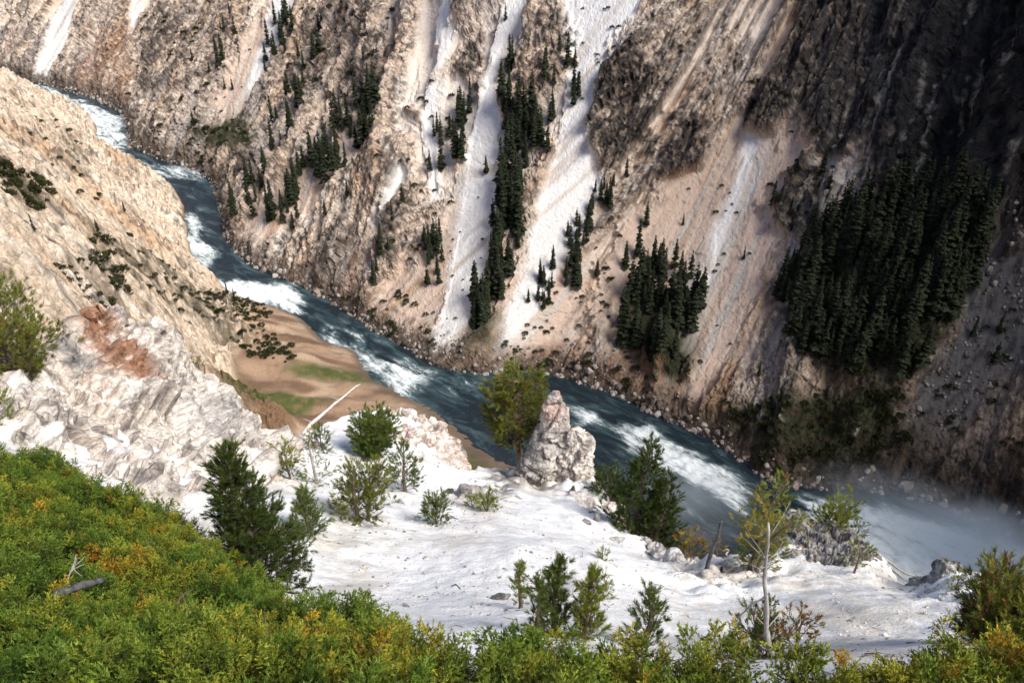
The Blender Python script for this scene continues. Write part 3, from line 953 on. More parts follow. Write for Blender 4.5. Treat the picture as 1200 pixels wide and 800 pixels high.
def spur_mask(pts, soft, wob=0.35):
    p = np.array(pts, float)
    P, ok = cast(p[:, 0], p[:, 1], lambda a, b: spur_base(a, b)[0], 4, 60, 250)
    wx = SX + wob * fbm(SX / 1.2, SY / 1.2, 4.0, 3)
    wy = SY + wob * fbm(SX / 1.2, SY / 1.2, 14.0, 3)
    return sstep(-soft, soft, poly_sd(wx, wy, P[:, :2]))
rocky = np.zeros(SX.shape)
for pl in ([(0, 432), (130, 440), (260, 470), (330, 514), (300, 570), (230, 575), (160, 560), (90, 520), (0, 470)],
           [(455, 480), (500, 486), (526, 500), (530, 545), (495, 552), (470, 525), (440, 510), (440, 495)],
           [(590, 552), (640, 545), (690, 570), (710, 600), (680, 600), (640, 575), (590, 575), (560, 580), (545, 572)],
           [(760, 640), (800, 658), (880, 655), (880, 690), (820, 700), (790, 680)],
           [(890, 650), (920, 620), (1000, 630), (1030, 655), (960, 650), (920, 665), (895, 690)],
           [(1085, 692), (1115, 678), (1190, 695), (1190, 715), (1100, 705)]):
    rocky = np.maximum(rocky, spur_mask(pl, 0.5))
rocky = np.maximum(rocky, outm)
disp = 0.22 * n1 + 0.05 * n2 - 0.10 * np.clip(er, 0, 1) + 0.012 * crk
rill = ridged(SX / 1.3 + 0.5 * n1, SY / 5.5 + 0.3 * n1, 7.0, 3) - 0.5
disp -= 0.12 * np.clip(rill, 0, 1) * sstep(7.5, 10, SY) * (0.4 + sstep(-0.2, 0.5, n1))
disp += rocky * (0.20 * n2 + 0.5 * sblk + 0.25 * lump + 0.10 * crk) + 0.18 * near_edge * (n2 + lump)
disp -= 1.6 * outm * np.clip(er + 0.2, 0, 1)
sz = sb + disp
def spur_z(x, y):
    x = np.asarray(x, float)
    i = np.clip(np.interp(x, _sx, np.arange(len(_sx))), 0, len(_sx) - 1.001)
    j = np.clip(np.interp(np.asarray(y, float), _sy, np.arange(len(_sy))), 0, len(_sy) - 1.001)
    i0, j0 = i.astype(int), j.astype(int)
    a, b = i - i0, j - j0
    return (sz[i0, j0] * (1 - a) * (1 - b) + sz[i0 + 1, j0] * a * (1 - b) + sz[i0, j0 + 1] * (1 - a) * b + sz[i0 + 1, j0 + 1] * a * b)
def spur_hit(px, py):
    """point of the finished spur that the photograph shows at a pixel"""
    P, ok = cast(np.atleast_1d(px).astype(float), np.atleast_1d(py).astype(float), spur_z, 3.5, 60, 500)
    return P if np.ndim(px) else P[0]
ss1 = fbm(SX / 2.0, SY / 2.0, 8.0, 4)
ss2 = fbm(SX / 0.3, SY / 0.3, 8.0, 3)
cs = col_const((0.84, 0.83, 0.815), SX.shape)
cs = lerp(cs, (0.70, 0.64, 0.58), 0.65 * sstep(0.1, 0.65, ss1))
cs = lerp(cs, (0.62, 0.57, 0.52), 0.4 * sstep(0.05, 0.35, rill) * sstep(-0.2, 0.4, ss2 + ss1))
cs = lerp(cs, (0.58, 0.54, 0.50), 0.6 * sstep(0.45, 0.8, 0.6 * ss2 + 0.5 * ss1))
dirty = np.zeros(SX.shape)
for pl in ([(370, 620), (450, 590), (480, 620), (430, 680), (390, 690)], [(760, 655), (800, 660), (850, 690), (880, 760), (800, 735), (770, 700)],
           [(900, 680), (1010, 650), (1100, 700), (1130, 760), (930, 770)]):
    dirty = np.maximum(dirty, spur_mask(pl, 0.7))
cs = lerp(cs, (0.60, 0.56, 0.49), 0.75 * dirty * sstep(-0.5, 0.3, ss1 + ss2))
cs = lerp(cs, (0.62, 0.54, 0.47), 0.75 * rocky * sstep(-0.1, 0.4, ss1 + 0.4 * ss2))
cs = lerp(cs, (0.30, 0.27, 0.25), 0.8 * rocky * sstep(0.25, 0.55, 0.6 * ss2 + 0.4 * crk + 0.2 * ss1))
cs = lerp(cs, (0.52, 0.40, 0.30), 0.6 * outm)
foot_shadow = spur_mask([(545, 575), (575, 555), (600, 548), (640, 548), (640, 570), (600, 580), (560, 590)], 0.35)
cs = lerp(cs, (0.17, 0.155, 0.145), 0.85 * foot_shadow * sstep(-0.5, 0.1, ss2 + 0.5 * ss1))  # shadow of pinnacle and pine, painted dark into the ground
jun_outer = [(-350, 540), (-120, 530), (0, 524), (40, 522), (75, 530), (100, 552), (128, 578), (165, 592), (195, 590), (212, 606), (250, 628), (285, 648), (300, 672), (335, 690), (380, 705), (420, 712), (480, 714), (512, 724), (532, 742),
             (556, 748), (585, 748), (640, 752), (705, 758), (760, 766), (800, 774), (830, 780), (880, 780), (930, 778), (985, 775), (1012, 740), (1040, 750), (1080, 772), (1130, 758), (1200, 755), (1350, 755), (1700, 760), (1900, 1200), (600, 1500), (-500, 1200)]
def juniper_poly():
    p = np.array(jun_outer, float)
    P, ok = cast(p[:, 0], p[:, 1], lambda a, b: spur_z(a, b) + 0.42, 1.5, 40, 500)
    return P[:, :2]
JP = juniper_poly()
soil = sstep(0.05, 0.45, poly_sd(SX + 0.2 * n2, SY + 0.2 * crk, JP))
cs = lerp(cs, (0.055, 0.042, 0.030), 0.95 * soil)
mat_spur = ground_material('white_ash_ground', 6.0, 0.22, 0.05)
spur = grid_obj('ground', np.stack([SX, SY, sz], -1), mat_spur, cs, keep=(ssd > -16))
tag(spur, 'bare chalk white spur of crumbly ground below the viewpoint', kind='structure')
# ------------------------------------------------------------------ bare rock standing on the spur
mat_rock = ground_material('outcrop_rock', 9.0, 0.42, 0.06, cracks=2.0, crack_amt=0.68)
mat_rock_dark = ground_material('weathered_rock', 9.0, 0.5, 0.05, cracks=4.5, crack_amt=0.8)

def grid_normals(V):
    n = np.cross(np.gradient(V, axis=0), np.gradient(V, axis=1))
    n /= np.linalg.norm(n, axis=-1, keepdims=True) + 1e-12
    return n * np.where(n[..., 2:3] < 0, -1, 1)

def crag_disp(P, s, seed):
    """blocky, cracked relief of a weathered rock; s = size of its blocks in metres"""
    o = seed * 17.3
    X, Y, Z = P[..., 0] / s, P[..., 1] / s, P[..., 2] / s
    shp_ = P.shape[:-1]
    q1 = 0.8 * X + 0.35 * Y - 0.3 * Z          # joints run down to the right
    q2 = -0.4 * X + 0.8 * Y + 0.3 * Z
    wob = 0.22 * fbm(X * 1.5 + o, Y * 1.5, Z * 1.5, 3)
    a1, a2, ai = worley(q1 * 1.0 + o + wob, q2 * 0.6 + wob, Z * 0.8, seed)
    fa = worley.facet.reshape(shp_)
    b1, b2, bi = worley(q1 * 2.3 + 3 + wob * 2, q2 * 1.5, Z * 2.2 + o + wob * 2, seed + 1)
    fb = worley.facet.reshape(shp_)
    c1, c2, ci = worley(q1 * 5.2 + 3 + wob * 4, q2 * 4, Z * 5 + o + wob * 4, seed + 2)
    fc = worley.facet.reshape(shp_)
    A = np.clip((a2 - a1), 0, 0.5).reshape(shp_)
    B = np.clip((b2 - b1), 0, 0.5).reshape(shp_)
    ia, ib = (ai % 16 / 15.0).reshape(shp_), (bi % 16 / 15.0).reshape(shp_)
    f = fbm(X * 0.9 + o, Y * 0.9, Z * 0.9, 5, 0.55)
    fine = fbm(X * 7 + o, Y * 7, Z * 9, 4, 0.6)
    crack = np.exp(-(A / 0.05) ** 2) * 0.10 * sstep(-0.2, 0.3, f + 0.2)
    d = s * (0.28 * f + 0.40 * fa + 0.20 * fb + 0.06 * fc + 0.10 * (ia - 0.5) * sstep(0, 0.1, A) + 0.05 * fine - crack)
    return d, A, B, ia, ib, f, fine

def rock_cols(A, B, ia, ib, f, fine, light=(0.74, 0.70, 0.66), mid=(0.55, 0.50, 0.46), dark=(0.20, 0.18, 0.17), rust=(0.50, 0.34, 0.24), amt=(0.5, 0.35, 0.25)):
    c = col_const(light, A.shape)
    c = lerp(c, mid, 2 * amt[0] * sstep(0.2, 0.9, 0.6 * ia + 0.4 * ib + 0.3 * f))
    c = lerp(c, rust, amt[1] * sstep(0.55, 0.9, 0.5 * ib + 0.5 * (1 - ia) + 0.35 * f))
    c = lerp(c, dark, amt[2] * 2 * sstep(0.1, 0.55, 0.6 * fine + 0.5 * f + 0.4 * (ib - 0.5)))
    c = lerp(c, dark, 0.8 * sstep(0.07, 0.0, A) * sstep(-0.2, 0.3, fine + f + 0.2))
    c = lerp(c, dark, 0.55 * sstep(0.07, 0.0, B) * sstep(-0.1, 0.4, fine - f + 0.1))
    return c

def outcrop(name, label, ctrl, edge_px, s, seed, res=0.055, cols=None, drop=2.2, spots=(), mat=None):
    """a craggy outcrop: control points (pixel, distance), edge = its foot and skyline"""
    fix = lambda q: q if q[2] > 0 else (q[0], q[1], float(np.linalg.norm(spur_hit(q[0], q[1]) - np.array([0, 0, H]))) + q[2])
    ctrl, edge_px = [fix(q) for q in ctrl], [fix(q) for q in edge_px]
    c = np.array(ctrl, float)
    P = at_r(c[:, 0], c[:, 1], c[:, 2])
    f = rbf_fit(P[:, :2] - P[0, :2], P[:, 2], 1e-4)
    e = np.array(edge_px, float)
    E_ = at_r(e[:, 0], e[:, 1], e[:, 2])[:, :2]
    lo, hi = E_.min(0) - 2.0, E_.max(0) + 3.0
    X, Y = np.meshgrid(np.arange(lo[0], hi[0], res), np.arange(lo[1], hi[1], res), indexing='ij')
    sd = poly_sd(X, Y, E_)
    g0, g1 = np.gradient(sd, res)
    out = np.clip(-sd, 0, None)
    z = f(X + g0 * out - P[0, 0], Y + g1 * out - P[0, 1]) - drop * out - 0.6 * out ** 2
    V = np.stack([X, Y, z], -1)
    for _ in range(2):
        z[1:-1, 1:-1] = (z[1:-1, 1:-1] * 2 + z[:-2, 1:-1] + z[2:, 1:-1] + z[1:-1, :-2] + z[1:-1, 2:]) / 6
    V[..., 2] = z
    N = grid_normals(V)
    d, A, B, ia, ib, ff, fine = crag_disp(V, s, seed)
    V = V + N * d[..., None]
    col = rock_cols(A, B, ia, ib, ff, fine, **(cols or {}))
    def hf(x, y):
        i = np.clip((x - lo[0]) / res, 0, X.shape[0] - 1.001)
        j = np.clip((y - lo[1]) / res, 0, X.shape[1] - 1.001)
        return z[i.astype(int), j.astype(int)]
    for poly, c_, amt in spots:
        pp = np.array(poly, float)
        hx = cast(pp[:, 0], pp[:, 1], hf, 10, 60, 400)[0][:, :2]
        m = sstep(-0.25, 0.25, poly_sd(X + 0.3 * ff, Y + 0.3 * fine, hx))
        col = lerp(col, c_, amt * m * sstep(-0.6, 0.1, fine + ff + ib))
    keep = (V[..., 2] > spur_z(V[..., 0], V[..., 1]) - 0.45) | (sd > 0)
    keep &= sd > -2.0
    o = grid_obj(name, V, mat or mat_rock, col, keep=keep, smooth=False)
    return tag(o, label, 'rock')

outcrop('rock_outcrop', 'big cracked white and grey rock outcrop with a rust brown patch',
        [(20, 440, 22.6), (50, 415, 22.9), (82, 384, 22.6), (112, 394, 23.0), (106, 372, 23.2), (130, 362, 23.3), (165, 370, 23.6), (196, 380, 23.8), (202, 402, 23.8), (228, 432, 23.8), (262, 462, 23.8), (298, 492, 24.0), (328, 516, 24.2),
         (80, 420, 22.1), (130, 410, 22.3), (170, 420, 22.6), (100, 460, 20.9), (160, 470, 21.3), (210, 460, 22.5), (200, 510, 20.8), (250, 510, 21.7), (130, 520, 19.7), (290, 540, 21.4), (170, 550, 19.1),
         (232, 574, 18.9), (300, 560, 20.4), (322, 534, 22.8), (20, 480, -0.8), (60, 500, -0.8), (90, 540, -0.6), (30, 510, -0.6), (130, 560, -0.6), (60, 525, -0.5), (110, 500, -0.8), (10, 460, -0.8)],
        [(30, 440, 22.8), (52, 415, 22.9), (82, 384, 22.6), (106, 372, 23.2), (130, 362, 23.3), (165, 370, 23.6), (196, 380, 23.8), (203, 402, 23.8), (228, 432, 23.8), (262, 462, 23.8), (298, 492, 24.0), (330, 517, 24.2),
         (305, 556, 20.6), (232, 578, -0.1), (165, 580, -0.1), (110, 560, -0.1), (50, 528, -0.1), (-30, 500, -0.1), (-40, 450, 22.4)],
        1.3, 3, cols=dict(light=(0.80, 0.735, 0.665), mid=(0.60, 0.535, 0.475), rust=(0.54, 0.40, 0.30), dark=(0.15, 0.13, 0.12), amt=(0.5, 0.4, 0.32)),
        spots=[([(100, 376), (140, 376), (162, 398), (180, 425), (184, 460), (158, 456), (122, 432), (104, 410)], (0.30, 0.15, 0.085), 0.95),
               ([(95, 430), (125, 440), (135, 465), (110, 462)], (0.45, 0.30, 0.21), 0.7),
               ([(66, 412), (85, 402), (102, 412), (100, 430), (75, 428)], (0.13, 0.13, 0.135), 0.85),
               ([(195, 425), (262, 468), (322, 515), (270, 520), (220, 480)], (0.36, 0.34, 0.33), 0.65)])

outcrop('rock_outcrop', 'pale pink rock knob behind the young pines at the lip of the spur',
        [(470, 480, 31.3), (500, 487, 31.3), (518, 495, 31.4), (524, 515, 30.6), (528, 540, 29.4), (450, 490, 30.5), (470, 505, 29.8), (495, 510, 29.8), (510, 530, 28.9), (485, 525, 28.9), (500, 548, 28.0), (460, 515, 29.0)],
        [(455, 486, 31.0), (478, 481, 31.3), (502, 487, 31.3), (518, 495, 31.3), (525, 515, 30.6), (531, 545, 29.2), (498, 552, 27.9), (475, 530, 28.6), (450, 508, 29.5)],
        0.7, 8, cols=dict(light=(0.79, 0.735, 0.68), mid=(0.66, 0.555, 0.49), rust=(0.45, 0.27, 0.20), dark=(0.28, 0.19, 0.16), amt=(0.5, 0.5, 0.25)))

outcrop('rock_outcrop', 'jagged dark grey rock knob behind the bare trunk, yellow shrub growing on it',
        [(905, 640, 22.3), (918, 615, 22.4), (930, 598, 22.5), (942, 602, 22.5), (950, 618, 22.3), (975, 612, 22.6), (1000, 625, 22.5), (1030, 652, 21.4), (930, 640, 21.4), (960, 640, 21.5), (1000, 645, 21.2), (905, 665, 21.0), (940, 662, 20.8)],
        [(898, 655, 22.0), (908, 632, 22.4), (920, 612, 22.5), (928, 598, 22.5), (941, 598, 22.6), (952, 616, 22.4), (978, 610, 22.6), (1003, 624, 22.6), (1034, 655, 21.4), (1000, 655, 20.9), (960, 650, 21.1), (935, 668, 20.6), (905, 672, 20.7)],
        0.42, 12, res=0.04, cols=dict(light=(0.38, 0.355, 0.335), mid=(0.22, 0.205, 0.195), rust=(0.36, 0.24, 0.16), dark=(0.09, 0.085, 0.08), amt=(0.5, 0.25, 0.4)), mat=mat_rock_dark)

outcrop('rock_outcrop', 'low dark grey rock hump beyond the fallen log at right',
        [(1085, 688, 19.9), (1100, 672, 20.1), (1115, 655, 20.1), (1130, 668, 19.9), (1150, 682, 19.3), (1170, 692, 18.9), (1110, 690, 19.2), (1140, 700, 18.6)],
        [(1072, 688, 20.1), (1090, 672, 20.2), (1108, 658, 20.2), (1118, 655, 20.1), (1132, 666, 19.9), (1155, 680, 19.3), (1178, 692, 18.8), (1150, 708, 18.3), (1105, 703, 18.9)],
        0.42, 15, res=0.04, cols=dict(light=(0.46, 0.44, 0.41), mid=(0.30, 0.28, 0.27), rust=(0.34, 0.25, 0.18), dark=(0.085, 0.08, 0.078), amt=(0.5, 0.2, 0.45)), mat=mat_rock_dark)

outcrop('rock_outcrop', 'ragged white rock lip with dark hollows along the edge left of the bare trunk',
        [(765, 640, 24.2), (790, 655, 22.6), (830, 661, 22.4), (870, 655, 22.5), (800, 668, 21.3), (840, 676, 20.6), (780, 655, 22.6), (880, 668, 21.4)],
        [(755, 632, 25.2), (775, 640, 24.2), (795, 652, 22.9), (830, 657, 22.7), (870, 650, 22.9), (888, 662, 22.0), (870, 678, 20.6), (820, 680, 20.5), (780, 662, 22.0)],
        0.5, 19, res=0.045, cols=dict(light=(0.70, 0.66, 0.62), mid=(0.50, 0.46, 0.43), rust=(0.46, 0.36, 0.28), dark=(0.14, 0.13, 0.12), amt=(0.5, 0.3, 0.35)))

# --- the pinnacle: rings laid up its outline
def loft_rock(name, label, rows, y0, depth, s, seed, cols=None, nring=150, nup=130, lean=0.0, spots=None, mat=None, amp=0.6):
    rows = np.array(rows, float)
    # each row: pixel y, left x, right x, all on an upright plane through y0
    def on_plane(px, py):
        d = ray(px, py)
        return np.array([0, 0, H]) + d * (y0 / d[..., 1])[..., None]
    L, Rr = on_plane(rows[:, 1], rows[:, 0]), on_plane(rows[:, 2], rows[:, 0])
    zc = (L[:, 2] + Rr[:, 2]) / 2
    xc = (L[:, 0] + Rr[:, 0]) / 2
    hw = (Rr[:, 0] - L[:, 0]) / 2
    o = np.argsort(zc)
    zz = np.linspace(zc.min(), zc.max(), nup)
    XC, HW = np.interp(zz, zc[o], xc[o]), np.interp(zz, zc[o], hw[o])
    th = np.linspace(0, 2 * np.pi, nring, endpoint=False)
    ct, st = np.cos(th), np.sin(th)
    ex = 0.75
    cx = np.sign(ct) * np.abs(ct) ** ex
    cy = np.sign(st) * np.abs(st) ** ex
    t = (zz - zz[0]) / (zz[-1] - zz[0])
    V = np.stack([XC[:, None] + HW[:, None] * cx[None], y0 + lean * t[:, None] + depth * HW[:, None] * cy[None], np.repeat(zz[:, None], nring, 1)], -1)
    N = np.stack([np.repeat(ct[None], nup, 0), np.repeat(st[None], nup, 0), np.full((nup, nring), 0.25)], -1)
    d, A, B, ia, ib, f, fine = crag_disp(V, s, seed)
    V = V + N * (amp * d * np.minimum(1, HW[:, None] / (0.6 * s) + 0.1))[..., None]
    col = rock_cols(A, B, ia, ib, f, fine, **(cols or {}))
    if spots is not None:
        col = spots(V, col, f, fine)
    F_ = grid_faces(nup, nring, wrap=True)
    Vf = np.concatenate([V.reshape(-1, 3), V[-1].mean(0)[None] + [[0, 0, 0.04]]])
    cf = np.concatenate([col.reshape(-1, 3), col[-1].mean(0)[None]])
    top = np.arange((nup - 1) * nring, nup * nring)
    tri = np.stack([top, np.roll(top, -1), np.full(nring, nup * nring)], 1)
    me = raw_mesh(name, Vf, np.concatenate([F_.ravel(), tri.ravel()]), np.concatenate([np.full(len(F_), 4), np.full(nring, 3)]), mat or mat_rock, cf, smooth=False)
    return tag(link(name, me), label, 'rock')

_spire_y = at_r(650., 560., 31.6)[1]
def _stain_shade(V, col, f, fine):
    # pink stains near the tip, left half painted grey as its shaded side
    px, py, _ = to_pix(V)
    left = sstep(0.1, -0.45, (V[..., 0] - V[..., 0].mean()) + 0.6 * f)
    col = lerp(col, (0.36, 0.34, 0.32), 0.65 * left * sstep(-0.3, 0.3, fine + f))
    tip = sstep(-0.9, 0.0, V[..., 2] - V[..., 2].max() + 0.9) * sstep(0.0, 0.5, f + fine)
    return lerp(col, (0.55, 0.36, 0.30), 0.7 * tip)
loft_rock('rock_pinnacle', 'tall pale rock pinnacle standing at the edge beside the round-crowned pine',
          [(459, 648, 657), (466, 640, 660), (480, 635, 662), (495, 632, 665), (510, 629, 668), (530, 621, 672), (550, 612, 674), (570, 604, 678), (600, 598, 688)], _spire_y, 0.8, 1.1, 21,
          cols=dict(light=(0.62, 0.575, 0.535), mid=(0.45, 0.41, 0.38), rust=(0.52, 0.40, 0.33), dark=(0.14, 0.13, 0.12), amt=(0.5, 0.3, 0.33)), spots=_stain_shade)
loft_rock('rock_shoulder', 'blocky cream rock shoulder leaning on the right side of the pinnacle',
          [(502, 670, 681), (506, 665, 687), (516, 661, 692), (535, 657, 695), (555, 655, 697), (575, 657, 699), (610, 657, 704)], _spire_y - 0.35, 0.75, 1.0, 24,
          cols=dict(light=(0.74, 0.68, 0.62), mid=(0.60, 0.54, 0.48), rust=(0.58, 0.45, 0.36), dark=(0.22, 0.19, 0.17), amt=(0.45, 0.35, 0.25)))

# --- loose boulders: faceted lumps
def boulder_mesh(name, seed, mat, cols, sub=4, squash=(1, 1, 0.8), nplanes=16):
    import bmesh
    bm = bmesh.new()
    bmesh.ops.create_icosphere(bm, subdivisions=sub, radius=1.0)
    V = np.array([v.co[:] for v in bm.verts])
    Fc = np.array([[v.index for v in f.verts] for f in bm.faces])
    bm.free()
    r_ = np.random.default_rng(seed)
    pn = r_.normal(size=(nplanes, 3))
    pn /= np.linalg.norm(pn, axis=1)[:, None]
    pd = r_.uniform(0.62, 1.0, nplanes)
    dots = V @ pn.T
    rad = np.where(dots > 0.05, pd[None] / np.maximum(dots, 0.05), 9).min(1)
    rad = np.minimum(rad, 1.15)
    f = fbm(V[:, 0] * 2 + seed, V[:, 1] * 2, V[:, 2] * 2, 4)
    fine = fbm(V[:, 0] * 8 + seed, V[:, 1] * 8, V[:, 2] * 8, 3)
    rad = rad * (1 + 0.16 * f + 0.05 * fine)
    P = V * rad[:, None] * np.array(squash)
    c = col_const(cols[0], f.shape)
    c = lerp(c, cols[1], sstep(-0.1, 0.4, f + 0.5 * fine))
    c = c * (1 - 0.35 * sstep(0.1, 0.5, fine))[:, None]
    return raw_mesh(name, P, Fc, np.full(len(Fc), 3), mat, c, smooth=False)
def boulder(label, px, py, size, seed, cols, squash=(1, 1, 0.8), rz=0.0, name='boulder', sink=0.3, sub=4):
    me = boulder_mesh(name, seed, mat_rock, cols, sub, squash)
    o = link(name, me)
    p = spur_hit(px, py)
    o.location = p + np.array([0, 0, size * squash[2] * (1 - 2 * sink)])
    o.scale = (size, size, size)
    o.rotation_euler = (0.1, 0.05, rz)
    return tag(o, label, 'rock')
PALE = ((0.72, 0.64, 0.57), (0.60, 0.50, 0.43))
GREY = ((0.34, 0.32, 0.31), (0.20, 0.19, 0.185))
WHT = ((0.74, 0.71, 0.67), (0.52, 0.48, 0.45))
boulder('smooth pale pink boulder below the pinnacle on the right edge of the spur', 717, 599, 0.36, 31, PALE, (1.15, 0.9, 0.85), -0.5)
boulder('cream boulder wedged between the pinnacle and the pink boulder', 683, 590, 0.34, 33, ((0.74, 0.68, 0.62), (0.66, 0.58, 0.52)), (1.4, 0.9, 0.7), -0.5)
boulder('upright grey stone slab at the right foot of the pinnacle', 671, 578, 0.2, 35, GREY, (0.6, 0.5, 1.5), 0.3, name='stone_slab')
boulder('small leaning grey stone on the white ground left of the dark edge pine', 699, 610, 0.16, 36, GREY, (0.7, 0.6, 1.2), 0.5, name='stone_slab')
boulder('small grey stone lying just left of the leaning grey stone', 687, 613, 0.14, 38, GREY, (1.2, 0.8, 0.8), 0.1)
boulder('flat grey stone half sunk in the white ground below the leaning stone', 724, 634, 0.17, 37, ((0.55, 0.53, 0.51), (0.4, 0.38, 0.37)), (1.3, 0.9, 0.6), 0.4)
boulder('grey stone peeping from the white ground left of the small pines', 587, 702, 0.11, 39, GREY, (1.2, 0.8, 0.9), 0.4)
boulder('dark grey stone beside the grey roots under the round-crowned pine', 543, 580, 0.26, 40, GREY, (1.2, 0.8, 0.9), 0.9)
boulder('darkest stone of the row below the round-crowned pine, farthest left', 527, 577, 0.16, 41, ((0.16, 0.15, 0.15), (0.1, 0.095, 0.09)), (1.2, 0.7, 0.7), 0.7)
boulder('rounded grey stone at the left edge below the bare twisted shrub', 5, 492, 0.27, 42, ((0.42, 0.40, 0.385), (0.30, 0.28, 0.27)), (1.5, 0.8, 0.6), 0.2)
boulder('pale stone sitting on the ragged lip left of the dead snag', 792, 658, 0.26, 43, WHT, (1.2, 0.9, 0.9), 0.2)
boulder('squat pale stone on the ragged lip right of the dead snag', 858, 662, 0.24, 44, WHT, (1.4, 0.9, 0.7), 0.5)
boulder('dark grey block perched on top of the jagged knob', 929, 604, 0.42, 45, ((0.46, 0.44, 0.42), (0.14, 0.13, 0.125)), (1.0, 0.8, 0.95), 0.6)
boulder('dark block between the perched block and the yellow shrub', 952, 622, 0.3, 46, ((0.30, 0.28, 0.265), (0.10, 0.095, 0.09)), (1.2, 0.9, 0.8), 0.2)
boulder('reddish brown flat stone below the perched block', 948, 646, 0.28, 47, ((0.42, 0.28, 0.2), (0.32, 0.2, 0.14)), (1.6, 0.8, 0.5), 0.1)

# pebbles and crumbs strewn over the white ground: nobody could count them
def merge_copies(name, base_list, P, S, RZ, idx, mat, tilt=0.3, seed=0, colmul=None):
    """many small copies of a few meshes in one mesh"""
    r_ = np.random.default_rng(seed)
    Vs, Fs, Ls, Cs = [], [], [], []
    off = 0
    for k, me in enumerate(base_list):
        sel = np.where(idx == k)[0]
        if not len(sel):
            continue
        n = len(me.vertices)
        V = np.zeros(n * 3, np.float32)
        me.vertices.foreach_get('co', V)
        V = V.reshape(-1, 3)
        c = np.zeros(n * 4, np.float32)
        me.attributes['Col'].data.foreach_get('color', c)
        c = c.reshape(-1, 4)[:, :3]
        li = np.zeros(len(me.loops), np.int32)
        me.loops.foreach_get('vertex_index', li)
        lt = np.zeros(len(me.polygons), np.int32)
        me.polygons.foreach_get('loop_total', lt)
        a = RZ[sel]
        ca, sa = np.cos(a), np.sin(a)
        tx = r_.normal(0, tilt, len(sel))
        X = V[None, :, 0] * ca[:, None] - V[None, :, 1] * sa[:, None]
        Y = V[None, :, 0] * sa[:, None] + V[None, :, 1] * ca[:, None]
        Z = V[None, :, 2] + tx[:, None] * V[None, :, 0]
        W = np.stack([X, Y, Z], -1) * S[sel][:, None, None] + P[sel][:, None]
        Vs.append(W.reshape(-1, 3))
        cm = np.ones((len(sel), 1, 3)) if colmul is None else colmul[sel][:, None]
        Cs.append((c[None] * cm).reshape(-1, 3))
        Fs.append((li[None] + (np.arange(len(sel)) * n)[:, None] + off).ravel())
        Ls.append(np.tile(lt, len(sel)))
        off += n * len(sel)
    me = raw_mesh(name, np.concatenate(Vs), np.concatenate(Fs), np.concatenate(Ls), mat, np.concatenate(Cs), smooth=False)
    return link(name, me)
peb = [boulder_mesh('pebble', 60 + k, mat_rock, (WHT, GREY, PALE)[k % 3], 1, (1, 0.8, 0.6), 8) for k in range(6)]
n = 6500
px_ = rng.uniform(150, 1200, n)
py_ = rng.uniform(520, 790, n)
cl = fbm(px_ / 60, py_ / 40, 2.0, 3)
okp = (cl > rng.uniform(-0.35, 0.7, n))
px_, py_ = px_[okp], py_[okp]
Pp = spur_hit(px_, py_)
sdp = _bil(_rd, Pp[:, 0], Pp[:, 1])
g_ = (sdp > 0.05) & (Pp[:, 1] > 6.5)
Pp = Pp[g_]
sz_ = np.exp(rng.normal(-3.75, 0.5, len(Pp)))
o = merge_copies('pebbles', peb, Pp, np.clip(sz_, 0.01, 0.09), rng.uniform(0, 6.3, len(Pp)), rng.integers(0, 6, len(Pp)), mat_rock, seed=3)
tag(o, 'scattered pebbles and crumbs on the white spur', 'pebbles', kind='stuff')
# ------------------------------------------------------------------ growing things
def leaf_material(name, rough=0.6, trans=0.25, inst=False):
    t = NT(name)
    c = t.attr('Col').outputs['Color']
    if inst:
        iv = t.attr('tint', 'INSTANCER').outputs['Fac']
        tint = t.ramp(iv, [(0.0, (0.25, 0.42, 0.30)), (0.35, (0.50, 0.66, 0.52)), (0.62, (0.95, 0.90, 0.68)), (0.84, (1.3, 1.0, 0.6)), (0.95, (1.5, 0.75, 0.5)), (1.0, (1.4, 0.5, 0.4))])
        c = t.mix(1.0, c, tint, 'MULTIPLY')
    t.set(c, rough, None, 0.3)
    tr = t.n('ShaderNodeBsdfTranslucent')
    t.l(c, tr.inputs[0])
    mx = t.n('ShaderNodeMixShader')
    mx.inputs[0].default_value = trans
    t.l(t.b.outputs[0], mx.inputs[1])
    t.l(tr.outputs[0], mx.inputs[2])
    t.l(mx.outputs[0], t.out.inputs['Surface'])
    return t.m
mat_needle = leaf_material('pine_needles', 0.5, 0.2)
mat_leaf = leaf_material('juniper_leaf', 0.6, 0.2, inst=True)
def bark_material(name, c1, c2, scale=14.0):
    t = NT(name)
    o_ = t.scalev(t.obj(), (1, 1, 0.22))
    n1 = t.noise(o_, scale, 6, 0.7, 0.6)
    col = t.ramp(n1, [(0.36, c1), (0.6, c2)])
    return t.set(col, 0.9, t.bump(n1, 0.9, 0.02), 0.2)
mat_bark = bark_material('pine_bark', (0.07, 0.05, 0.04), (0.22, 0.165, 0.125))
mat_bark_red = bark_material('red_bark', (0.13, 0.08, 0.06), (0.36, 0.25, 0.18))
mat_dead = bark_material('weathered_wood', (0.20, 0.185, 0.17), (0.50, 0.475, 0.44))
mat_bleached = bark_material('bleached_wood', (0.40, 0.36, 0.32), (0.74, 0.70, 0.65))
mat_burnt = bark_material('dark_wood', (0.03, 0.03, 0.032), (0.14, 0.135, 0.135))
mat_twig = bark_material('brown_twig', (0.06, 0.045, 0.035), (0.18, 0.13, 0.10))

def frame_of(D):
    D = D / (np.linalg.norm(D, axis=-1, keepdims=True) + 1e-12)
    ref = np.where(np.abs(D[..., 2:3]) < 0.9, np.array([0, 0, 1.0]), np.array([1.0, 0, 0]))
    A = np.cross(D, ref)
    A /= np.linalg.norm(A, axis=-1, keepdims=True) + 1e-12
    return D, A, np.cross(D, A)

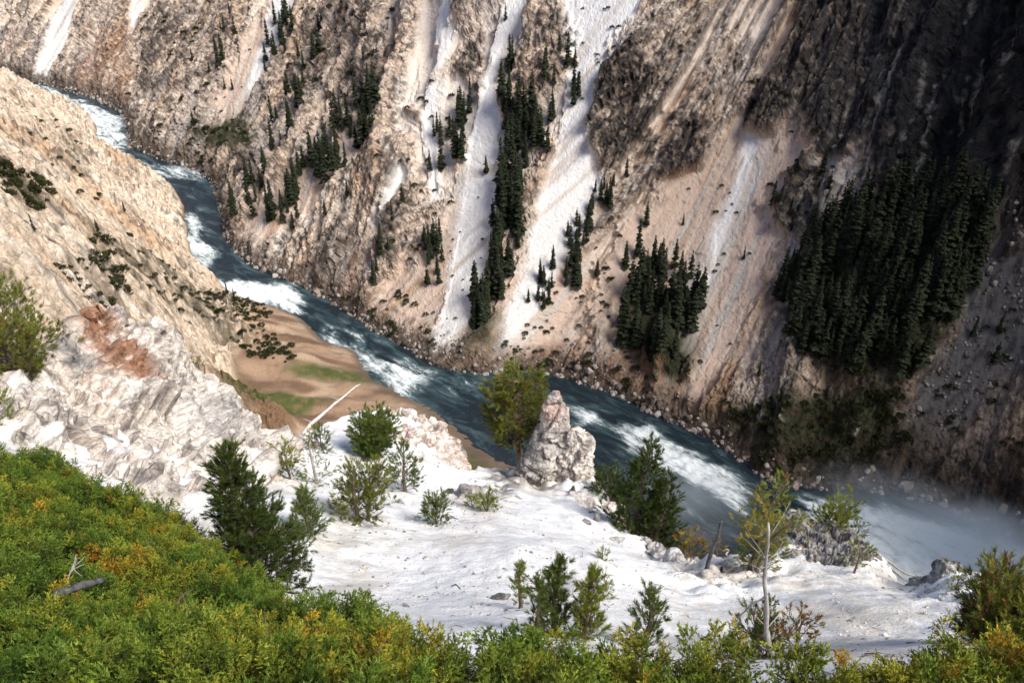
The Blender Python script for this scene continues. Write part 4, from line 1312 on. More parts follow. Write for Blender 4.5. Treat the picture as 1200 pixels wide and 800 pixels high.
class Tubes:
    """collects tapered tubes and joins them into one mesh"""
    def __init__(s):
        s.V, s.F, s.L, s.n = [], [], [], 0
    def add(s, pts, r0, r1=None, k=6, rad=None):
        pts = np.asarray(pts, float)
        m = len(pts)
        T = np.gradient(pts, axis=0)
        _, A, B = frame_of(T)
        # keep the frame from flipping along the tube
        for i in range(1, m):
            a = A[i - 1] - T[i] * (A[i - 1] @ T[i]) / (T[i] @ T[i] + 1e-12)
            a /= np.linalg.norm(a) + 1e-12
            A[i] = a
            B[i] = np.cross(T[i] / (np.linalg.norm(T[i]) + 1e-12), a)
        r = np.linspace(r0, r0 * 0.3 if r1 is None else r1, m) if rad is None else np.asarray(rad)
        th = np.linspace(0, 2 * np.pi, k, endpoint=False)
        R_ = pts[:, None] + r[:, None, None] * (np.cos(th)[None, :, None] * A[:, None] + np.sin(th)[None, :, None] * B[:, None])
        s.V.append(R_.reshape(-1, 3))
        F_ = grid_faces(m, k, wrap=True) + s.n
        s.F += [F_.ravel(), (np.arange(k)[::-1] + s.n), (np.arange(k) + (m - 1) * k + s.n)]
        s.L += [np.full(len(F_), 4), [k], [k]]
        s.n += m * k
        return s
    def build(s, name, mat, parent=None):
        me = raw_mesh(name, np.concatenate(s.V), np.concatenate(s.F), np.concatenate(s.L), mat)
        return link(name, me, parent)

def wander(p0, d0, length, n, wob, r_, droop=0.0):
    """a crooked path"""
    d = np.asarray(d0, float)
    d = d / np.linalg.norm(d)
    P = [np.asarray(p0, float)]
    st = length / (n - 1)
    for i in range(n - 1):
        d = d + r_.normal(0, wob, 3) + np.array([0, 0, droop])
        d /= np.linalg.norm(d)
        P.append(P[-1] + d * st)
    return np.array(P)

def needle_mesh(name, P, D, size, r_, k, ln, wd, cols, mat, spread=(0.35, 1.0)):
    """bottle-brush tufts: k needles round each tuft axis. P, D (n,3), size (n,) length of the tuft axis, cols (n,3)"""
    n = len(P)
    D, A, B = frame_of(D)
    t = r_.random((n, k))
    ph = r_.random((n, k)) * 2 * np.pi
    an = r_.uniform(spread[0], spread[1], (n, k)) * (1.15 - 0.6 * t)
    rad = np.cos(ph)[..., None] * A[:, None] + np.sin(ph)[..., None] * B[:, None]
    nd = D[:, None] * np.cos(an)[..., None] + rad * np.sin(an)[..., None]
    base = P[:, None] + D[:, None] * (t * size[:, None])[..., None]
    L_ = ln * r_.uniform(0.7, 1.15, (n, k, 1))
    side = np.cross(nd, r_.normal(size=(n, k, 3)))
    side /= np.linalg.norm(side, axis=-1, keepdims=True) + 1e-9
    w = wd * r_.uniform(0.7, 1.2, (n, k, 1))
    a = base + nd * L_ * 0.04 - side * w * 0.5
    b = base + nd * L_ * 0.04 + side * w * 0.5
    c = base + nd * L_ + side * w * 0.12
    d = base + nd * L_ - side * w * 0.12
    V = np.stack([a, b, c, d], 2).reshape(-1, 3)
    cc = cols[:, None] * r_.uniform(0.72, 1.28, (n, k, 1))
    cc = np.repeat(cc[:, :, None], 4, 2).reshape(-1, 3)
    m = n * k
    return raw_mesh(name, V, np.arange(m * 4), np.full(m, 4), mat, cc, smooth=False)

GREENS = {
    'dark': ((0.022, 0.042, 0.010), (0.078, 0.110, 0.018)),
    'mid': ((0.045, 0.080, 0.018), (0.14, 0.185, 0.030)),
    'bright': ((0.075, 0.115, 0.016), (0.26, 0.28, 0.035)),
    'olive': ((0.045, 0.068, 0.013), (0.215, 0.22, 0.03)),
    'yellow': ((0.14, 0.14, 0.02), (0.42, 0.31, 0.035)),
}
def pal(kind, t, r_):
    a, b = np.array(GREENS[kind][0]), np.array(GREENS[kind][1])
    return a + (b - a) * np.clip(t, 0, 1)[:, None]

def pine(label, base, h, width, seed, kind='mid', crown=0.1, whorls=14, per=6, shape='cone', lean=(0, 0), tuft=0.16, needle=0.07, nw=0.009, k=26,
         up=0.35, trunk_r=None, dens=1.0, name='pine_tree', cat='tree', group=None, bark=None, gaps=0.0, stems=1, rust=0.0, sub=3, bend=0.04, bare=0):
    """a conifer with a trunk, limbs and needle tufts carried on the limbs"""
    r_ = np.random.default_rng(seed)
    root = empty(name, base)
    tag(root, label, cat, group)
    TP, TD, TS, TC = [], [], [], []
    for s_ in range(stems):
        tr, br = Tubes(), Tubes()
        ang0 = r_.uniform(0, 6.28)
        hh = h * (1 if s_ == 0 else r_.uniform(0.65, 0.92))
        off = np.array([math.cos(ang0), math.sin(ang0), 0]) * (0 if s_ == 0 else width * 0.18)
        lx, ly = lean if s_ == 0 else (lean[0] + 0.25 * math.cos(ang0), lean[1] + 0.25 * math.sin(ang0))
        nseg = 12
        tz = np.linspace(0, 1, nseg)
        ax = np.stack([off[0] + lx * hh * tz ** 1.3 + bend * hh * np.sin(tz * 5 + seed) * tz, off[1] + ly * hh * tz ** 1.3 + bend * hh * np.cos(tz * 4.1 + seed * 2) * tz, -0.12 + (hh + 0.12) * tz], 1)
        r0 = (trunk_r or 0.022 * h + 0.012) * (1 if s_ == 0 else 0.7)
        tr.add(ax, r0, 0.005, 8, rad=np.concatenate([[r0 * 1.5, r0 * 1.15], np.linspace(r0, 0.006, nseg - 2)]))
        def axp(t_):
            return np.array([np.interp(t_, tz, ax[:, i]) for i in range(3)])
        for wi in range(whorls):
            t_ = crown + (1 - crown) * (wi + r_.uniform(-0.3, 0.3)) / whorls
            t_ = min(max(t_, crown * 0.9), 0.985)
            q = (t_ - crown) / (1 - crown)
            if shape == 'cone':
                prof = (1 - q) ** 0.85 * (0.55 + 0.45 * min(1, q / 0.12 + 0.4)) + 0.05
            elif shape == 'round':
                prof = math.sqrt(max(0.16, 1 - (2 * q - 1.0) ** 2 / 1.25))
            elif shape == 'column':
                prof = 0.75 * (1 - q) ** 0.5 + 0.12
            else:   # bush
                prof = 0.7 + 0.3 * math.sin(q * 3)
            for bi in range(per):
                if r_.random() < gaps:
                    continue
                az = 6.283 * (bi + r_.uniform(-0.35, 0.35)) / per + wi * 2.4 + seed
                ln = width * 0.5 * prof * r_.uniform(0.65, 1.18)
                e0 = up * (0.55 + 0.9 * q) + r_.normal(0, 0.12)
                d0 = np.array([math.cos(az) * math.cos(e0), math.sin(az) * math.cos(e0), math.sin(e0)])
                nb_ = 7
                p0 = axp(t_)
                path = wander(p0, d0, max(ln, 0.05), nb_, 0.10, r_, droop=0.05)
                br.add(path, max(0.012 * ln + 0.004, r0 * 0.22 * (1 - q)), 0.003, 4)
                # twigs and tufts
                nt = max(2, int(dens * ln / tuft * 1.9))
                for ti in range(nt):
                    f = 1.0 if ti == 0 else r_.uniform(0.28 if q < 0.75 else 0.05, 1.0)
                    pp = np.array([np.interp(f, np.linspace(0, 1, nb_), path[:, i]) for i in range(3)])
                    dd = path[min(nb_ - 1, int(f * (nb_ - 1)) + 1)] - path[max(0, int(f * (nb_ - 1)) - 1)]
                    dd = dd / (np.linalg.norm(dd) + 1e-9)
                    if ti:
                        dd = dd + r_.normal(0, 0.55, 3) * np.array([1, 1, 0.7])
                    dd = dd + np.array([0, 0, 0.35])
                    dd /= np.linalg.norm(dd)
                    tl = min(tuft * 1.6, 0.10 + 0.35 * ln) * r_.uniform(0.2, 1.0) if ti else 0.02
                    tip = pp + dd * tl
                    if ti and tl > 0.05:
                        br.add([pp, (pp + tip) / 2 + r_.normal(0, 0.01, 3), tip], 0.0045, 0.002, 3)
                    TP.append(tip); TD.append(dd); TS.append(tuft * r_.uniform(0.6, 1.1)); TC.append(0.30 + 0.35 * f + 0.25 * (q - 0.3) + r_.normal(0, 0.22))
        # leader
        TP.append(ax[-1]); TD.append(np.array([0, 0, 1.0])); TS.append(tuft * 1.3); TC.append(0.8)
        if bare:
            for _ in range(bare):
                t_ = r_.uniform(0.08, max(crown, 0.4))
                az = r_.uniform(0, 6.28)
                pth = wander(axp(t_), (math.cos(az), math.sin(az), 0.1), width * r_.uniform(0.15, 0.45), 6, 0.2, r_)
                br.add(pth, 0.008, 0.002, 4)
        tr.build('trunk', bark or mat_bark, root)
        tag(br.build('branches', bark or mat_bark, root), kind='stuff')
    TP, TD, TS, TC = np.array(TP), np.array(TD), np.array(TS), np.array(TC)
    cc = pal(kind, TC, r_)
    if rust:
        rr = (r_.random(len(TP)) < rust)[:, None]
        cc = np.where(rr, np.array([0.26, 0.13, 0.035]) * r_.uniform(0.6, 1.3, (len(TP), 1)), cc)
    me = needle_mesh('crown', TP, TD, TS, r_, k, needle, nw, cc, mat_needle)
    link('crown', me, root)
    return root

def px_height(px, py_base, py_top, P=None):
    """height of an upright thing whose foot and top show at these pixel rows"""
    p = spur_hit(px, py_base) if P is None else P
    d = ray(px, py_top)
    hd = math.hypot(p[0], p[1])
    return p, H + d[2] / math.hypot(d[0], d[1]) * hd - p[2], hd

def planted(label, px, py_base, py_top, w_px, seed, **kw):
    p, h, hd = px_height(px, py_base, py_top)
    dist = math.sqrt(hd ** 2 + (H - p[2]) ** 2)
    width = w_px * dist / FPX
    return pine(label, p, h, width, seed, **kw)

# --- the pines and saplings on the white ground
planted('dense dark green pine with broad skirt between the juniper and the white ground', 310, 688, 522, 104, 1, kind='dark', whorls=24, per=9, tuft=0.11, needle=0.065, nw=0.008, k=36, dens=1.6, crown=0.02, up=0.45, lean=(-0.03, 0))
planted('small dark pine at the right shoulder of the dense broad pine', 362, 624, 574, 34, 2, kind='mid', whorls=12, per=7, tuft=0.12, needle=0.07, nw=0.009, k=30, dens=1.5, crown=0.03, up=0.6)
planted('airy pine sapling with yellow-green tips, tallest of those in the open white ground', 420, 610, 540, 66, 3, kind='olive', whorls=11, per=6, tuft=0.13, needle=0.075, nw=0.012, k=26, crown=0.08, up=0.55, gaps=0.12, stems=2)
planted('neat young pine with open branches to the right of the airy sapling', 475, 576, 519, 46, 4, kind='mid', whorls=10, per=6, tuft=0.13, needle=0.08, nw=0.014, k=24, crown=0.1, up=0.5, gaps=0.1)
planted('bushy dark pine shrub against the pink rock knob', 432, 534, 497, 44, 5, kind='mid', whorls=9, per=8, tuft=0.15, needle=0.09, nw=0.015, k=26, crown=0.03, up=0.5, shape='bush', stems=3)
planted('thin pale-stemmed sapling at the right end of the bushy dark shrub', 446, 536, 494, 26, 6, kind='olive', whorls=7, per=4, tuft=0.12, needle=0.08, nw=0.014, k=20, crown=0.35, up=0.5, gaps=0.3, bark=mat_dead)
planted('pale yellow-green shrub by the roots of the bleached leaning trunk', 340, 562, 529, 34, 7, kind='bright', whorls=7, per=6, tuft=0.12, needle=0.07, nw=0.013, k=22, crown=0.05, up=0.7, shape='bush', gaps=0.2)
planted('sparse see-through sapling right of the pale yellow-green shrub', 371, 566, 506, 36, 8, kind='olive', whorls=10, per=5, tuft=0.10, needle=0.06, nw=0.012, k=16, crown=0.1, up=0.4, gaps=0.45, bark=mat_dead, rust=0.08)
planted('small dark clump at the end of the dead branch near the sparse sapling', 378, 528, 504, 24, 9, kind='mid', whorls=5, per=6, tuft=0.13, needle=0.075, nw=0.014, k=24, crown=0.05, up=0.5, shape='bush')
planted('low dark green pine shrub alone in the middle of the white ground', 511, 614, 591, 34, 10, kind='mid', whorls=6, per=8, tuft=0.12, needle=0.07, nw=0.011, k=28, crown=0.02, up=0.7, shape='bush')
planted('small green sprig among dead twigs below the round-crowned pine', 571, 598, 582, 26, 11, kind='bright', whorls=4, per=7, tuft=0.12, needle=0.08, nw=0.012, k=26, crown=0.03, up=0.6, shape='bush')
planted('tiny green tuft at the foot of the grey roots left of the green sprig', 553, 594, 584, 14, 12, kind='bright', whorls=3, per=5, tuft=0.1, needle=0.06, nw=0.011, k=22, crown=0.03, up=0.6, shape='bush')
planted('tiny weed tuft on the white slope left of the small grey stones', 706, 655, 646, 12, 13, kind='bright', whorls=3, per=5, tuft=0.07, needle=0.05, nw=0.009, k=18, crown=0.02, up=0.7, shape='bush')
planted('small weed at the right of the small pines by the juniper edge', 710, 692, 679, 18, 14, kind='bright', whorls=3, per=6, tuft=0.07, needle=0.05, nw=0.007, k=18, crown=0.02, up=0.7, shape='bush')

# the round-crowned pine on the edge
planted('round-crowned pine with a thick reddish trunk at the edge beside the pinnacle', 610, 553, 440, 72, 15, kind='olive', whorls=14, per=8, tuft=0.19, needle=0.11, nw=0.017, k=34, crown=0.30, up=0.15, shape='round', trunk_r=0.15, bark=mat_bark_red, dens=1.8, gaps=0.2, lean=(-0.05, 0.0), bare=5, rust=0.03)

# pines growing below the edge
def planted_at(label, px, py_base, r, py_top, w_px, seed, **kw):
    p = at_r(px, py_base, r)
    p, h, hd = px_height(px, py_base, py_top, p)
    return pine(label, p, h, w_px * r / FPX, seed, **kw)
planted_at('tall dark pine rising behind the right edge of the white spur, river beyond', 741, 655, 27.5, 513, 84, 16, kind='dark', whorls=15, per=8, tuft=0.17, needle=0.11, nw=0.017, k=32, dens=1.35, crown=0.12, up=0.45, gaps=0.06)
planted_at('stubby dark pine hugging the right side of the tall dark edge pine', 763, 660, 27.0, 556, 62, 17, kind='dark', whorls=11, per=8, tuft=0.17, needle=0.11, nw=0.017, k=30, dens=1.3, crown=0.05, up=0.5, lean=(0.05, 0))
planted_at('low dark pine bush left of the tall dark edge pine, behind the boulder', 712, 600, 30.0, 563, 44, 18, kind='dark', whorls=7, per=8, tuft=0.17, needle=0.11, nw=0.018, k=28, crown=0.02, up=0.5, shape='bush')
planted_at('small orange-tipped shrub showing over the ragged lip right of the dark pines', 805, 668, 24.5, 626, 28, 19, kind='yellow', whorls=6, per=6, tuft=0.13, needle=0.08, nw=0.014, k=22, crown=0.1, up=0.5, shape='bush', rust=0.35)
planted_at('little yellowing shrub beside the dead snag', 838, 668, 23.0, 636, 20, 20, kind='yellow', whorls=5, per=5, tuft=0.11, needle=0.07, nw=0.013, k=18, crown=0.1, up=0.5, shape='bush', rust=0.4, gaps=0.3)

# the yellow pine and bare trunk at the right
planted('thin yellow-green pine with orange tip leaning over the edge at the dark knob', 880, 665, 556, 62, 21, kind='bright', whorls=14, per=6, tuft=0.12, needle=0.075, nw=0.011, k=20, crown=0.1, up=0.45, gaps=0.36, shape='column', lean=(0.10, 0.0), rust=0.09, bare=4, stems=2)
planted('yellow-green shrub growing on top of the jagged dark knob', 975, 632, 591, 46, 22, kind='bright', whorls=7, per=6, tuft=0.12, needle=0.08, nw=0.013, k=24, crown=0.1, up=0.5, shape='bush', gaps=0.1, stems=2)
planted('darker green shrub at the right end of the jagged dark knob', 1000, 637, 612, 22, 23, kind='mid', whorls=5, per=6, tuft=0.12, needle=0.08, nw=0.013, k=24, crown=0.08, up=0.5, shape='bush', gaps=0.1)
planted('tiny lone pine with bare stem on the white slope above the fallen log', 1001, 671, 642, 26, 24, kind='bright', whorls=4, per=5, tuft=0.09, needle=0.055, nw=0.010, k=22, crown=0.45, up=0.5, shape='round', gaps=0.1, bare=2)
planted('wide olive pine bush at the right edge with brown tips', 1162, 748, 684, 84, 25, kind='olive', whorls=10, per=9, tuft=0.10, needle=0.065, nw=0.008, k=26, crown=0.02, up=0.55, shape='bush', stems=3, rust=0.14, dens=1.2, bare=6)
planted('small tuft of weeds on the white slope left of the wide olive bush', 1112, 735, 720, 26, 26, kind='olive', whorls=3, per=5, tuft=0.06, needle=0.045, nw=0.006, k=14, crown=0.02, up=0.8, shape='bush', gaps=0.4)
planted('yellow-green tuft behind the fallen log near its upper end', 1120, 690, 673, 14, 27, kind='bright', whorls=3, per=5, tuft=0.09, needle=0.06, nw=0.010, k=18, crown=0.05, up=0.6, shape='bush')
planted('small green tuft on the crack of the big rock outcrop', 233, 430, 421, 16, 28, kind='olive', whorls=3, per=6, tuft=0.10, needle=0.07, nw=0.011, k=20, crown=0.03, up=0.5, shape='bush')

# left edge pine: two thin stems behind the outcrop
planted_at('sparse yellow-green pine with thin grey stem, taller of the two at the left edge', 22, 440, 22.5, 268, 92, 29, kind='olive', whorls=15, per=6, tuft=0.13, needle=0.085, nw=0.012, k=24, crown=0.12, up=0.5, gaps=0.3, lean=(-0.07, 0), bare=5, bark=mat_dead)
planted_at('denser low pine behind the white rock at the left edge, stem leaning', 50, 436, 23.0, 318, 86, 30, kind='olive', whorls=12, per=7, tuft=0.13, needle=0.085, nw=0.012, k=26, crown=0.05, up=0.45, gaps=0.14, lean=(-0.12, 0), bare=4, bark=mat_dead)
planted_at('yellow bush under the left edge pines', 22, 448, 21.5, 385, 88, 31, kind='olive', whorls=9, per=8, tuft=0.12, needle=0.08, nw=0.011, k=26, crown=0.02, up=0.5, shape='bush', rust=0.06)
planted('small green shrub cut by the left edge of the frame', 2, 505, 452, 34, 32, kind='bright', whorls=8, per=6, tuft=0.11, needle=0.07, nw=0.010, k=24, crown=0.05, up=0.5, shape='bush')

# saplings standing in the juniper
planted('slim bottle-brush pine sapling, leftmost of the cluster in front of the juniper', 610, 712, 662, 26, 33, kind='bright', whorls=8, per=5, tuft=0.07, needle=0.05, nw=0.006, k=34, crown=0.25, up=0.9)
planted('tallest bright pine sapling in the cluster at the top of the juniper', 650, 742, 655, 44, 34, kind='mid', whorls=11, per=7, tuft=0.09, needle=0.055, nw=0.006, k=40, crown=0.05, up=0.95, shape='column', dens=1.3)
planted('broad bright pine sapling right of the tallest one in the cluster', 686, 748, 673, 46, 35, kind='bright', whorls=10, per=7, tuft=0.09, needle=0.055, nw=0.006, k=40, crown=0.05, up=0.9, shape='column', dens=1.3)
planted('short pine sapling between the slim and the tallest sapling', 629, 742, 683, 26, 36, kind='mid', whorls=8, per=6, tuft=0.08, needle=0.05, nw=0.006, k=34, crown=0.05, up=0.9, shape='column')
planted('pine sapling with spread tips standing apart right of the cluster', 756, 758, 688, 44, 37, kind='mid', whorls=9, per=6, tuft=0.09, needle=0.055, nw=0.006, k=38, crown=0.05, up=0.8)
planted('leaning dark shrub with brown cones at the foot of the bare trunk', 878, 770, 715, 60, 38, kind='mid', whorls=7, per=6, tuft=0.07, needle=0.045, nw=0.007, k=26, crown=0.05, up=0.6, shape='bush', gaps=0.3, rust=0.2, bare=5, stems=2)
planted('rusty brown twig bush right of the bare trunk', 930, 772, 722, 46, 39, kind='olive', whorls=5, per=4, tuft=0.05, needle=0.035, nw=0.007, k=22, crown=0.3, up=0.7, shape='bush', gaps=0.4, rust=0.85, bare=4)
# ------------------------------------------------------------------ scattering for what nobody could count
def scatter(name, P, rot, scl, idx, objs, tint=None):
    """one object that carries many instances of a few small meshes (geometry nodes)"""
    me = bpy.data.meshes.new(name)
    me.vertices.add(len(P))
    me.vertices.foreach_set('co', np.ascontiguousarray(P, np.float32).ravel())
    for nm, typ, dat in (('rot', 'FLOAT_VECTOR', rot), ('scl', 'FLOAT', scl), ('idx', 'INT', idx), ('tint', 'FLOAT', tint if tint is not None else np.zeros(len(P)))):
        at = me.attributes.new(nm, typ, 'POINT')
        at.data.foreach_set('vector' if typ == 'FLOAT_VECTOR' else 'value', np.ascontiguousarray(dat, np.int32 if typ == 'INT' else np.float32).ravel())
    ob = link(name, me)
    coll = bpy.data.collections.new(name + '_pieces')
    for o_ in objs:
        coll.objects.link(o_)
    g = bpy.data.node_groups.new(name, 'GeometryNodeTree')
    g.interface.new_socket('Geometry', in_out='INPUT', socket_type='NodeSocketGeometry')
    g.interface.new_socket('Geometry', in_out='OUTPUT', socket_type='NodeSocketGeometry')
    N_ = g.nodes
    gi, go = N_.new('NodeGroupInput'), N_.new('NodeGroupOutput')
    ip = N_.new('GeometryNodeInstanceOnPoints')
    ci = N_.new('GeometryNodeCollectionInfo')
    ci.inputs['Collection'].default_value = coll
    ci.inputs['Separate Children'].default_value = True
    ci.inputs['Reset Children'].default_value = True
    ip.inputs['Pick Instance'].default_value = True
    def na(nm, typ):
        n_ = N_.new('GeometryNodeInputNamedAttribute')
        n_.data_type = typ
        n_.inputs['Name'].default_value = nm
        return n_.outputs['Attribute']
    e2r = N_.new('FunctionNodeEulerToRotation')
    L_ = g.links.new
    L_(gi.outputs[0], ip.inputs['Points'])
    L_(ci.outputs[0], ip.inputs['Instance'])
    L_(na('idx', 'INT'), ip.inputs['Instance Index'])
    L_(na('rot', 'FLOAT_VECTOR'), e2r.inputs[0])
    L_(e2r.outputs[0], ip.inputs['Rotation'])
    L_(na('scl', 'FLOAT'), ip.inputs['Scale'])
    L_(ip.outputs[0], go.inputs[0])
    md = ob.modifiers.new('scatter', 'NODES')
    md.node_group = g
    return ob

# ------------------------------------------------------------------ the juniper mat in front
def juniper_spray(k):
    """a feathery branch end: a bowed stem with short side twigs set with scale leaves; it grows along +z"""
    r_ = np.random.default_rng(300 + k)
    st = wander((0, 0, 0), (r_.normal(0, .2), r_.normal(0, .2), 1), 0.34, 9, 0.12, r_)
    T_ = Tubes()
    T_.add(st, 0.0045, 0.0015, 4)
    TP, TD = [], []
    for i in range(24):
        f = r_.uniform(0.12, 1.0)
        p0 = np.array([np.interp(f, np.linspace(0, 1, 9), st[:, j]) for j in range(3)])
        az = r_.uniform(0, 6.28)
        el = r_.uniform(0.2, 0.9)
        d0 = np.array([math.cos(az) * math.cos(el), math.sin(az) * math.cos(el), math.sin(el)])
        ln = (0.05 + 0.10 * (1 - f)) * r_.uniform(0.7, 1.3)
        pth = wander(p0, d0, ln, 5, 0.18, r_, droop=0.08)
        for j in range(1, 5):
            TP.append(pth[j]); TD.append(pth[j] - pth[j - 1])
            if r_.random() < 0.5:
                TP.append(pth[j] + r_.normal(0, 0.012, 3)); TD.append(pth[j] - pth[j - 1] + r_.normal(0, 0.012, 3))
    TP += [st[-1], st[-2], st[-3]]
    TD += [st[-1] - st[-2]] * 3
    TP, TD = np.array(TP), np.array(TD)
    hgt = np.linalg.norm(TP, axis=1) / 0.36
    cc = np.array([0.024, 0.036, 0.008]) + (np.array([0.31, 0.345, 0.045]) - np.array([0.024, 0.036, 0.008])) * np.clip(hgt * 1.35 - 0.38 + r_.normal(0, 0.15, len(TP)), 0, 1)[:, None]
    me = needle_mesh('juniper_spray', TP, TD, np.full(len(TP), 0.022), r_, 6, 0.019, 0.0075, cc, mat_leaf, spread=(0.3, 1.0))
    return bpy.data.objects.new('juniper_spray', me)
sprays = [juniper_spray(k) for k in range(10)]

lo, hi = JP.min(0), JP.max(0)
lo = np.maximum(lo, [-11, 0.6]); hi = np.minimum(hi, [13, 16])
r_ = np.random.default_rng(77)
n = int((hi[0] - lo[0]) * (hi[1] - lo[1]) * 290)
X = r_.uniform(lo[0], hi[0], n)
Y = r_.uniform(lo[1], hi[1], n)
sdj = poly_sd(X + 0.22 * fbm(X / 0.6, Y / 0.6, 1.0, 3), Y + 0.22 * fbm(X / 0.6, Y / 0.6, 6.0, 3), JP)
def mh(x, y):
    """height of the mat: plumes about 0.8 m across with dark clefts between them"""
    k1, k2, _ = worley(np.asarray(x) / 0.72 + 0.3 * perlin(x / 0.5, y / 0.5, 1.0), np.asarray(y) / 0.72, 0.5 + 0 * np.asarray(x), 11)
    dome = np.sqrt(np.clip(1 - (k1 / 0.95) ** 2, 0, 1)).reshape(np.shape(x))
    return -0.06 + 0.56 * dome + 0.26 * fbm(x / 1.6, y / 1.6, 2.0, 2) + 0.14 * perlin(x / 0.33, y / 0.33, 3.0)
mound = mh(X, Y)
mound = np.clip(mound, 0.03, 0.8) * sstep(-0.05, 0.8, sdj + 0.12)
keep = (sdj > 0) & ((mound > 0.19) | (r_.random(n) < 0.12))
# gaps where the mat opens on dark twigs
gap = fbm(X / 0.8, Y / 0.8, 21.0, 3)
keep &= gap < 0.33
X, Y, mound, sdj = X[keep], Y[keep], mound[keep], sdj[keep]
eps = 0.15
gx = (mh(X + eps, Y) - mh(X - eps, Y)) / (2 * eps)
gy = (mh(X, Y + eps) - mh(X, Y - eps)) / (2 * eps)
layer = r_.random(len(X)) ** 2.2            # most sprays sit at the surface of the mat
Z = spur_z(X, Y) + mound * (1 - 0.75 * layer) - 0.10
px, py, dep = to_pix(np.stack([X, Y, Z], -1))
vis = (dep > 0.5) & (px > -420) & (px < 1800) & (py < 1080)
X, Y, Z, gx, gy, layer, sdj = [a[vis] for a in (X, Y, Z, gx, gy, layer, sdj)]
gx, gy = np.clip(gx, -1.3, 1.3), np.clip(gy, -1.3, 1.3)
dx = -gx * 0.9 + r_.normal(0, 0.45, len(X))
dy = -gy * 0.9 + r_.normal(0, 0.45, len(X)) + 0.15
tiltx = np.arctan2(-dy, 1.0)
tilty = np.arctan2(dx, 1.0)
rot = np.stack([tiltx, tilty, r_.uniform(0, 6.28, len(X))], -1)
_, _, pid = worley(X / 0.72 + 0.3 * perlin(X / 0.5, Y / 0.5, 1.0), Y / 0.72, 0.5 + 0 * X, 11)
tn = 0.40 + 0.36 * (pid % 16 / 15.0 - 0.5) + 0.30 * fbm(X / 0.9, Y / 0.9, 51.0, 3) + 0.08 * (1 - layer) + r_.normal(0, 0.13, len(X)) + 0.05 * np.clip(X, -3, 3)/3
tn = np.where(r_.random(len(X)) < 0.03, r_.uniform(0.85, 1, len(X)), tn)
jun = scatter('juniper_mat', np.stack([X, Y, Z], -1), rot, r_.uniform(0.45, 1.0, len(X)), r_.integers(0, len(sprays), len(X)), sprays, np.clip(tn, 0, 1))
tag(jun, 'thick yellow-green juniper mat sprawling along the bottom of the view', 'juniper', kind='stuff')
print('juniper sprays', len(X))
# the crooked stems inside the mat
tb = Tubes()
inner = np.where(sdj > 0.6)[0]
for _ in range(260):
    i = inner[r_.integers(len(inner))]
    p = np.array([X[i], Y[i], spur_z(X[i], Y[i]) + 0.02])
    az = r_.uniform(0, 6.28)
    tb.add(wander(p, (math.cos(az), math.sin(az), 0.45), r_.uniform(0.3, 0.65), 8, 0.25, r_, droop=-0.03), r_.uniform(0.006, 0.014), 0.003, 5)
o = tb.build('juniper_stems', mat_twig)
tag(o, 'crooked brown stems inside the juniper mat', 'stems', kind='stuff')
# ------------------------------------------------------------------ dead wood
def dead_wood(name, label, pts_px, r0, r1, mat, seed, twigs=6, twig_len=0.3, cat='branch', k=8, root_pts=None, group=None):
    """a bare trunk or limb along a line of the photograph: (pixel x, pixel y, distance) per point"""
    r_ = np.random.default_rng(seed)
    c = np.array(pts_px, float)
    P = at_r(c[:, 0], c[:, 1], c[:, 2])
    m = 22
    tt = np.linspace(0, len(P) - 1, m)
    pth = np.stack([np.interp(tt, np.arange(len(P)), P[:, i]) for i in range(3)], 1)
    ln = np.linalg.norm(P[-1] - P[0])
    pth[1:-1] += (np.stack([perlin(tt * 1.3 + seed, i * 3.3, 0.5) for i in range(3)], 1) * ln * 0.012)[1:-1]
    root = empty(name, pth[0])
    tag(root, label, cat, group)
    T_ = Tubes()
    rad = np.linspace(r0, r1, m) * (1 + 0.12 * r_.normal(size=m))
    T_.add(pth - pth[0], 0, 0, k, rad=rad)
    T_.build('stem', mat, root)
    for i in range(twigs):
        f = r_.uniform(0.15, 0.97)
        p = np.array([np.interp(f, np.linspace(0, 1, m), pth[:, j]) for j in range(3)]) - pth[0]
        d = r_.normal(size=3)
        d[2] = abs(d[2]) * 0.5
        ax_ = pth[-1] - pth[0]
        d = d / np.linalg.norm(d) + 0.4 * ax_ / np.linalg.norm(ax_)
        B_ = Tubes()
        B_.add(wander(p, d, twig_len * r_.uniform(0.4, 1.2), 6, 0.2, r_), max(0.004, 0.28 * np.interp(f, [0, 1], [r0, r1])), 0.002, 4)
        B_.build('twig', mat, root)
    return root
def upright(foot, pts):
    hd = math.hypot(foot[0], foot[1])
    out = []
    for x, y in pts:
        d = ray(float(x), float(y))
        out.append((x, y, hd / math.hypot(d[0], d[1])))
    return out
def gr(px, py, lift=0.0):
    """pixel and the distance at which the ground shows there"""
    p = spur_hit(px, py)
    return (px, py, float(np.linalg.norm(p - np.array([0, 0, H]))) - lift)
dead_wood('fallen_tree', 'straight bleached bare trunk leaning out over the terrace, roots in the white ground', [(345, 520, 27.0), (365, 497, 28.0), (390, 473, 29.2), (422, 450, 30.6)], 0.075, 0.022, mat_bleached, 1, 7, 0.45, 'dead tree')
dead_wood('dead_branch', 'grey curved dead branch lying between the bleached trunk and the small dark clump', [gr(338, 523, .1), gr(352, 518, .15), gr(372, 524, .15), gr(392, 530, .1), gr(400, 534, .05)], 0.085, 0.03, mat_dead, 2, 5, 0.4)
dead_wood('dead_branch', 'tangle of grey root below the bleached trunk where it meets the big outcrop', [gr(326, 540, .05), gr(332, 530, .2), gr(343, 518, .25), gr(356, 510, .1)], 0.10, 0.05, mat_dead, 3, 6, 0.5)
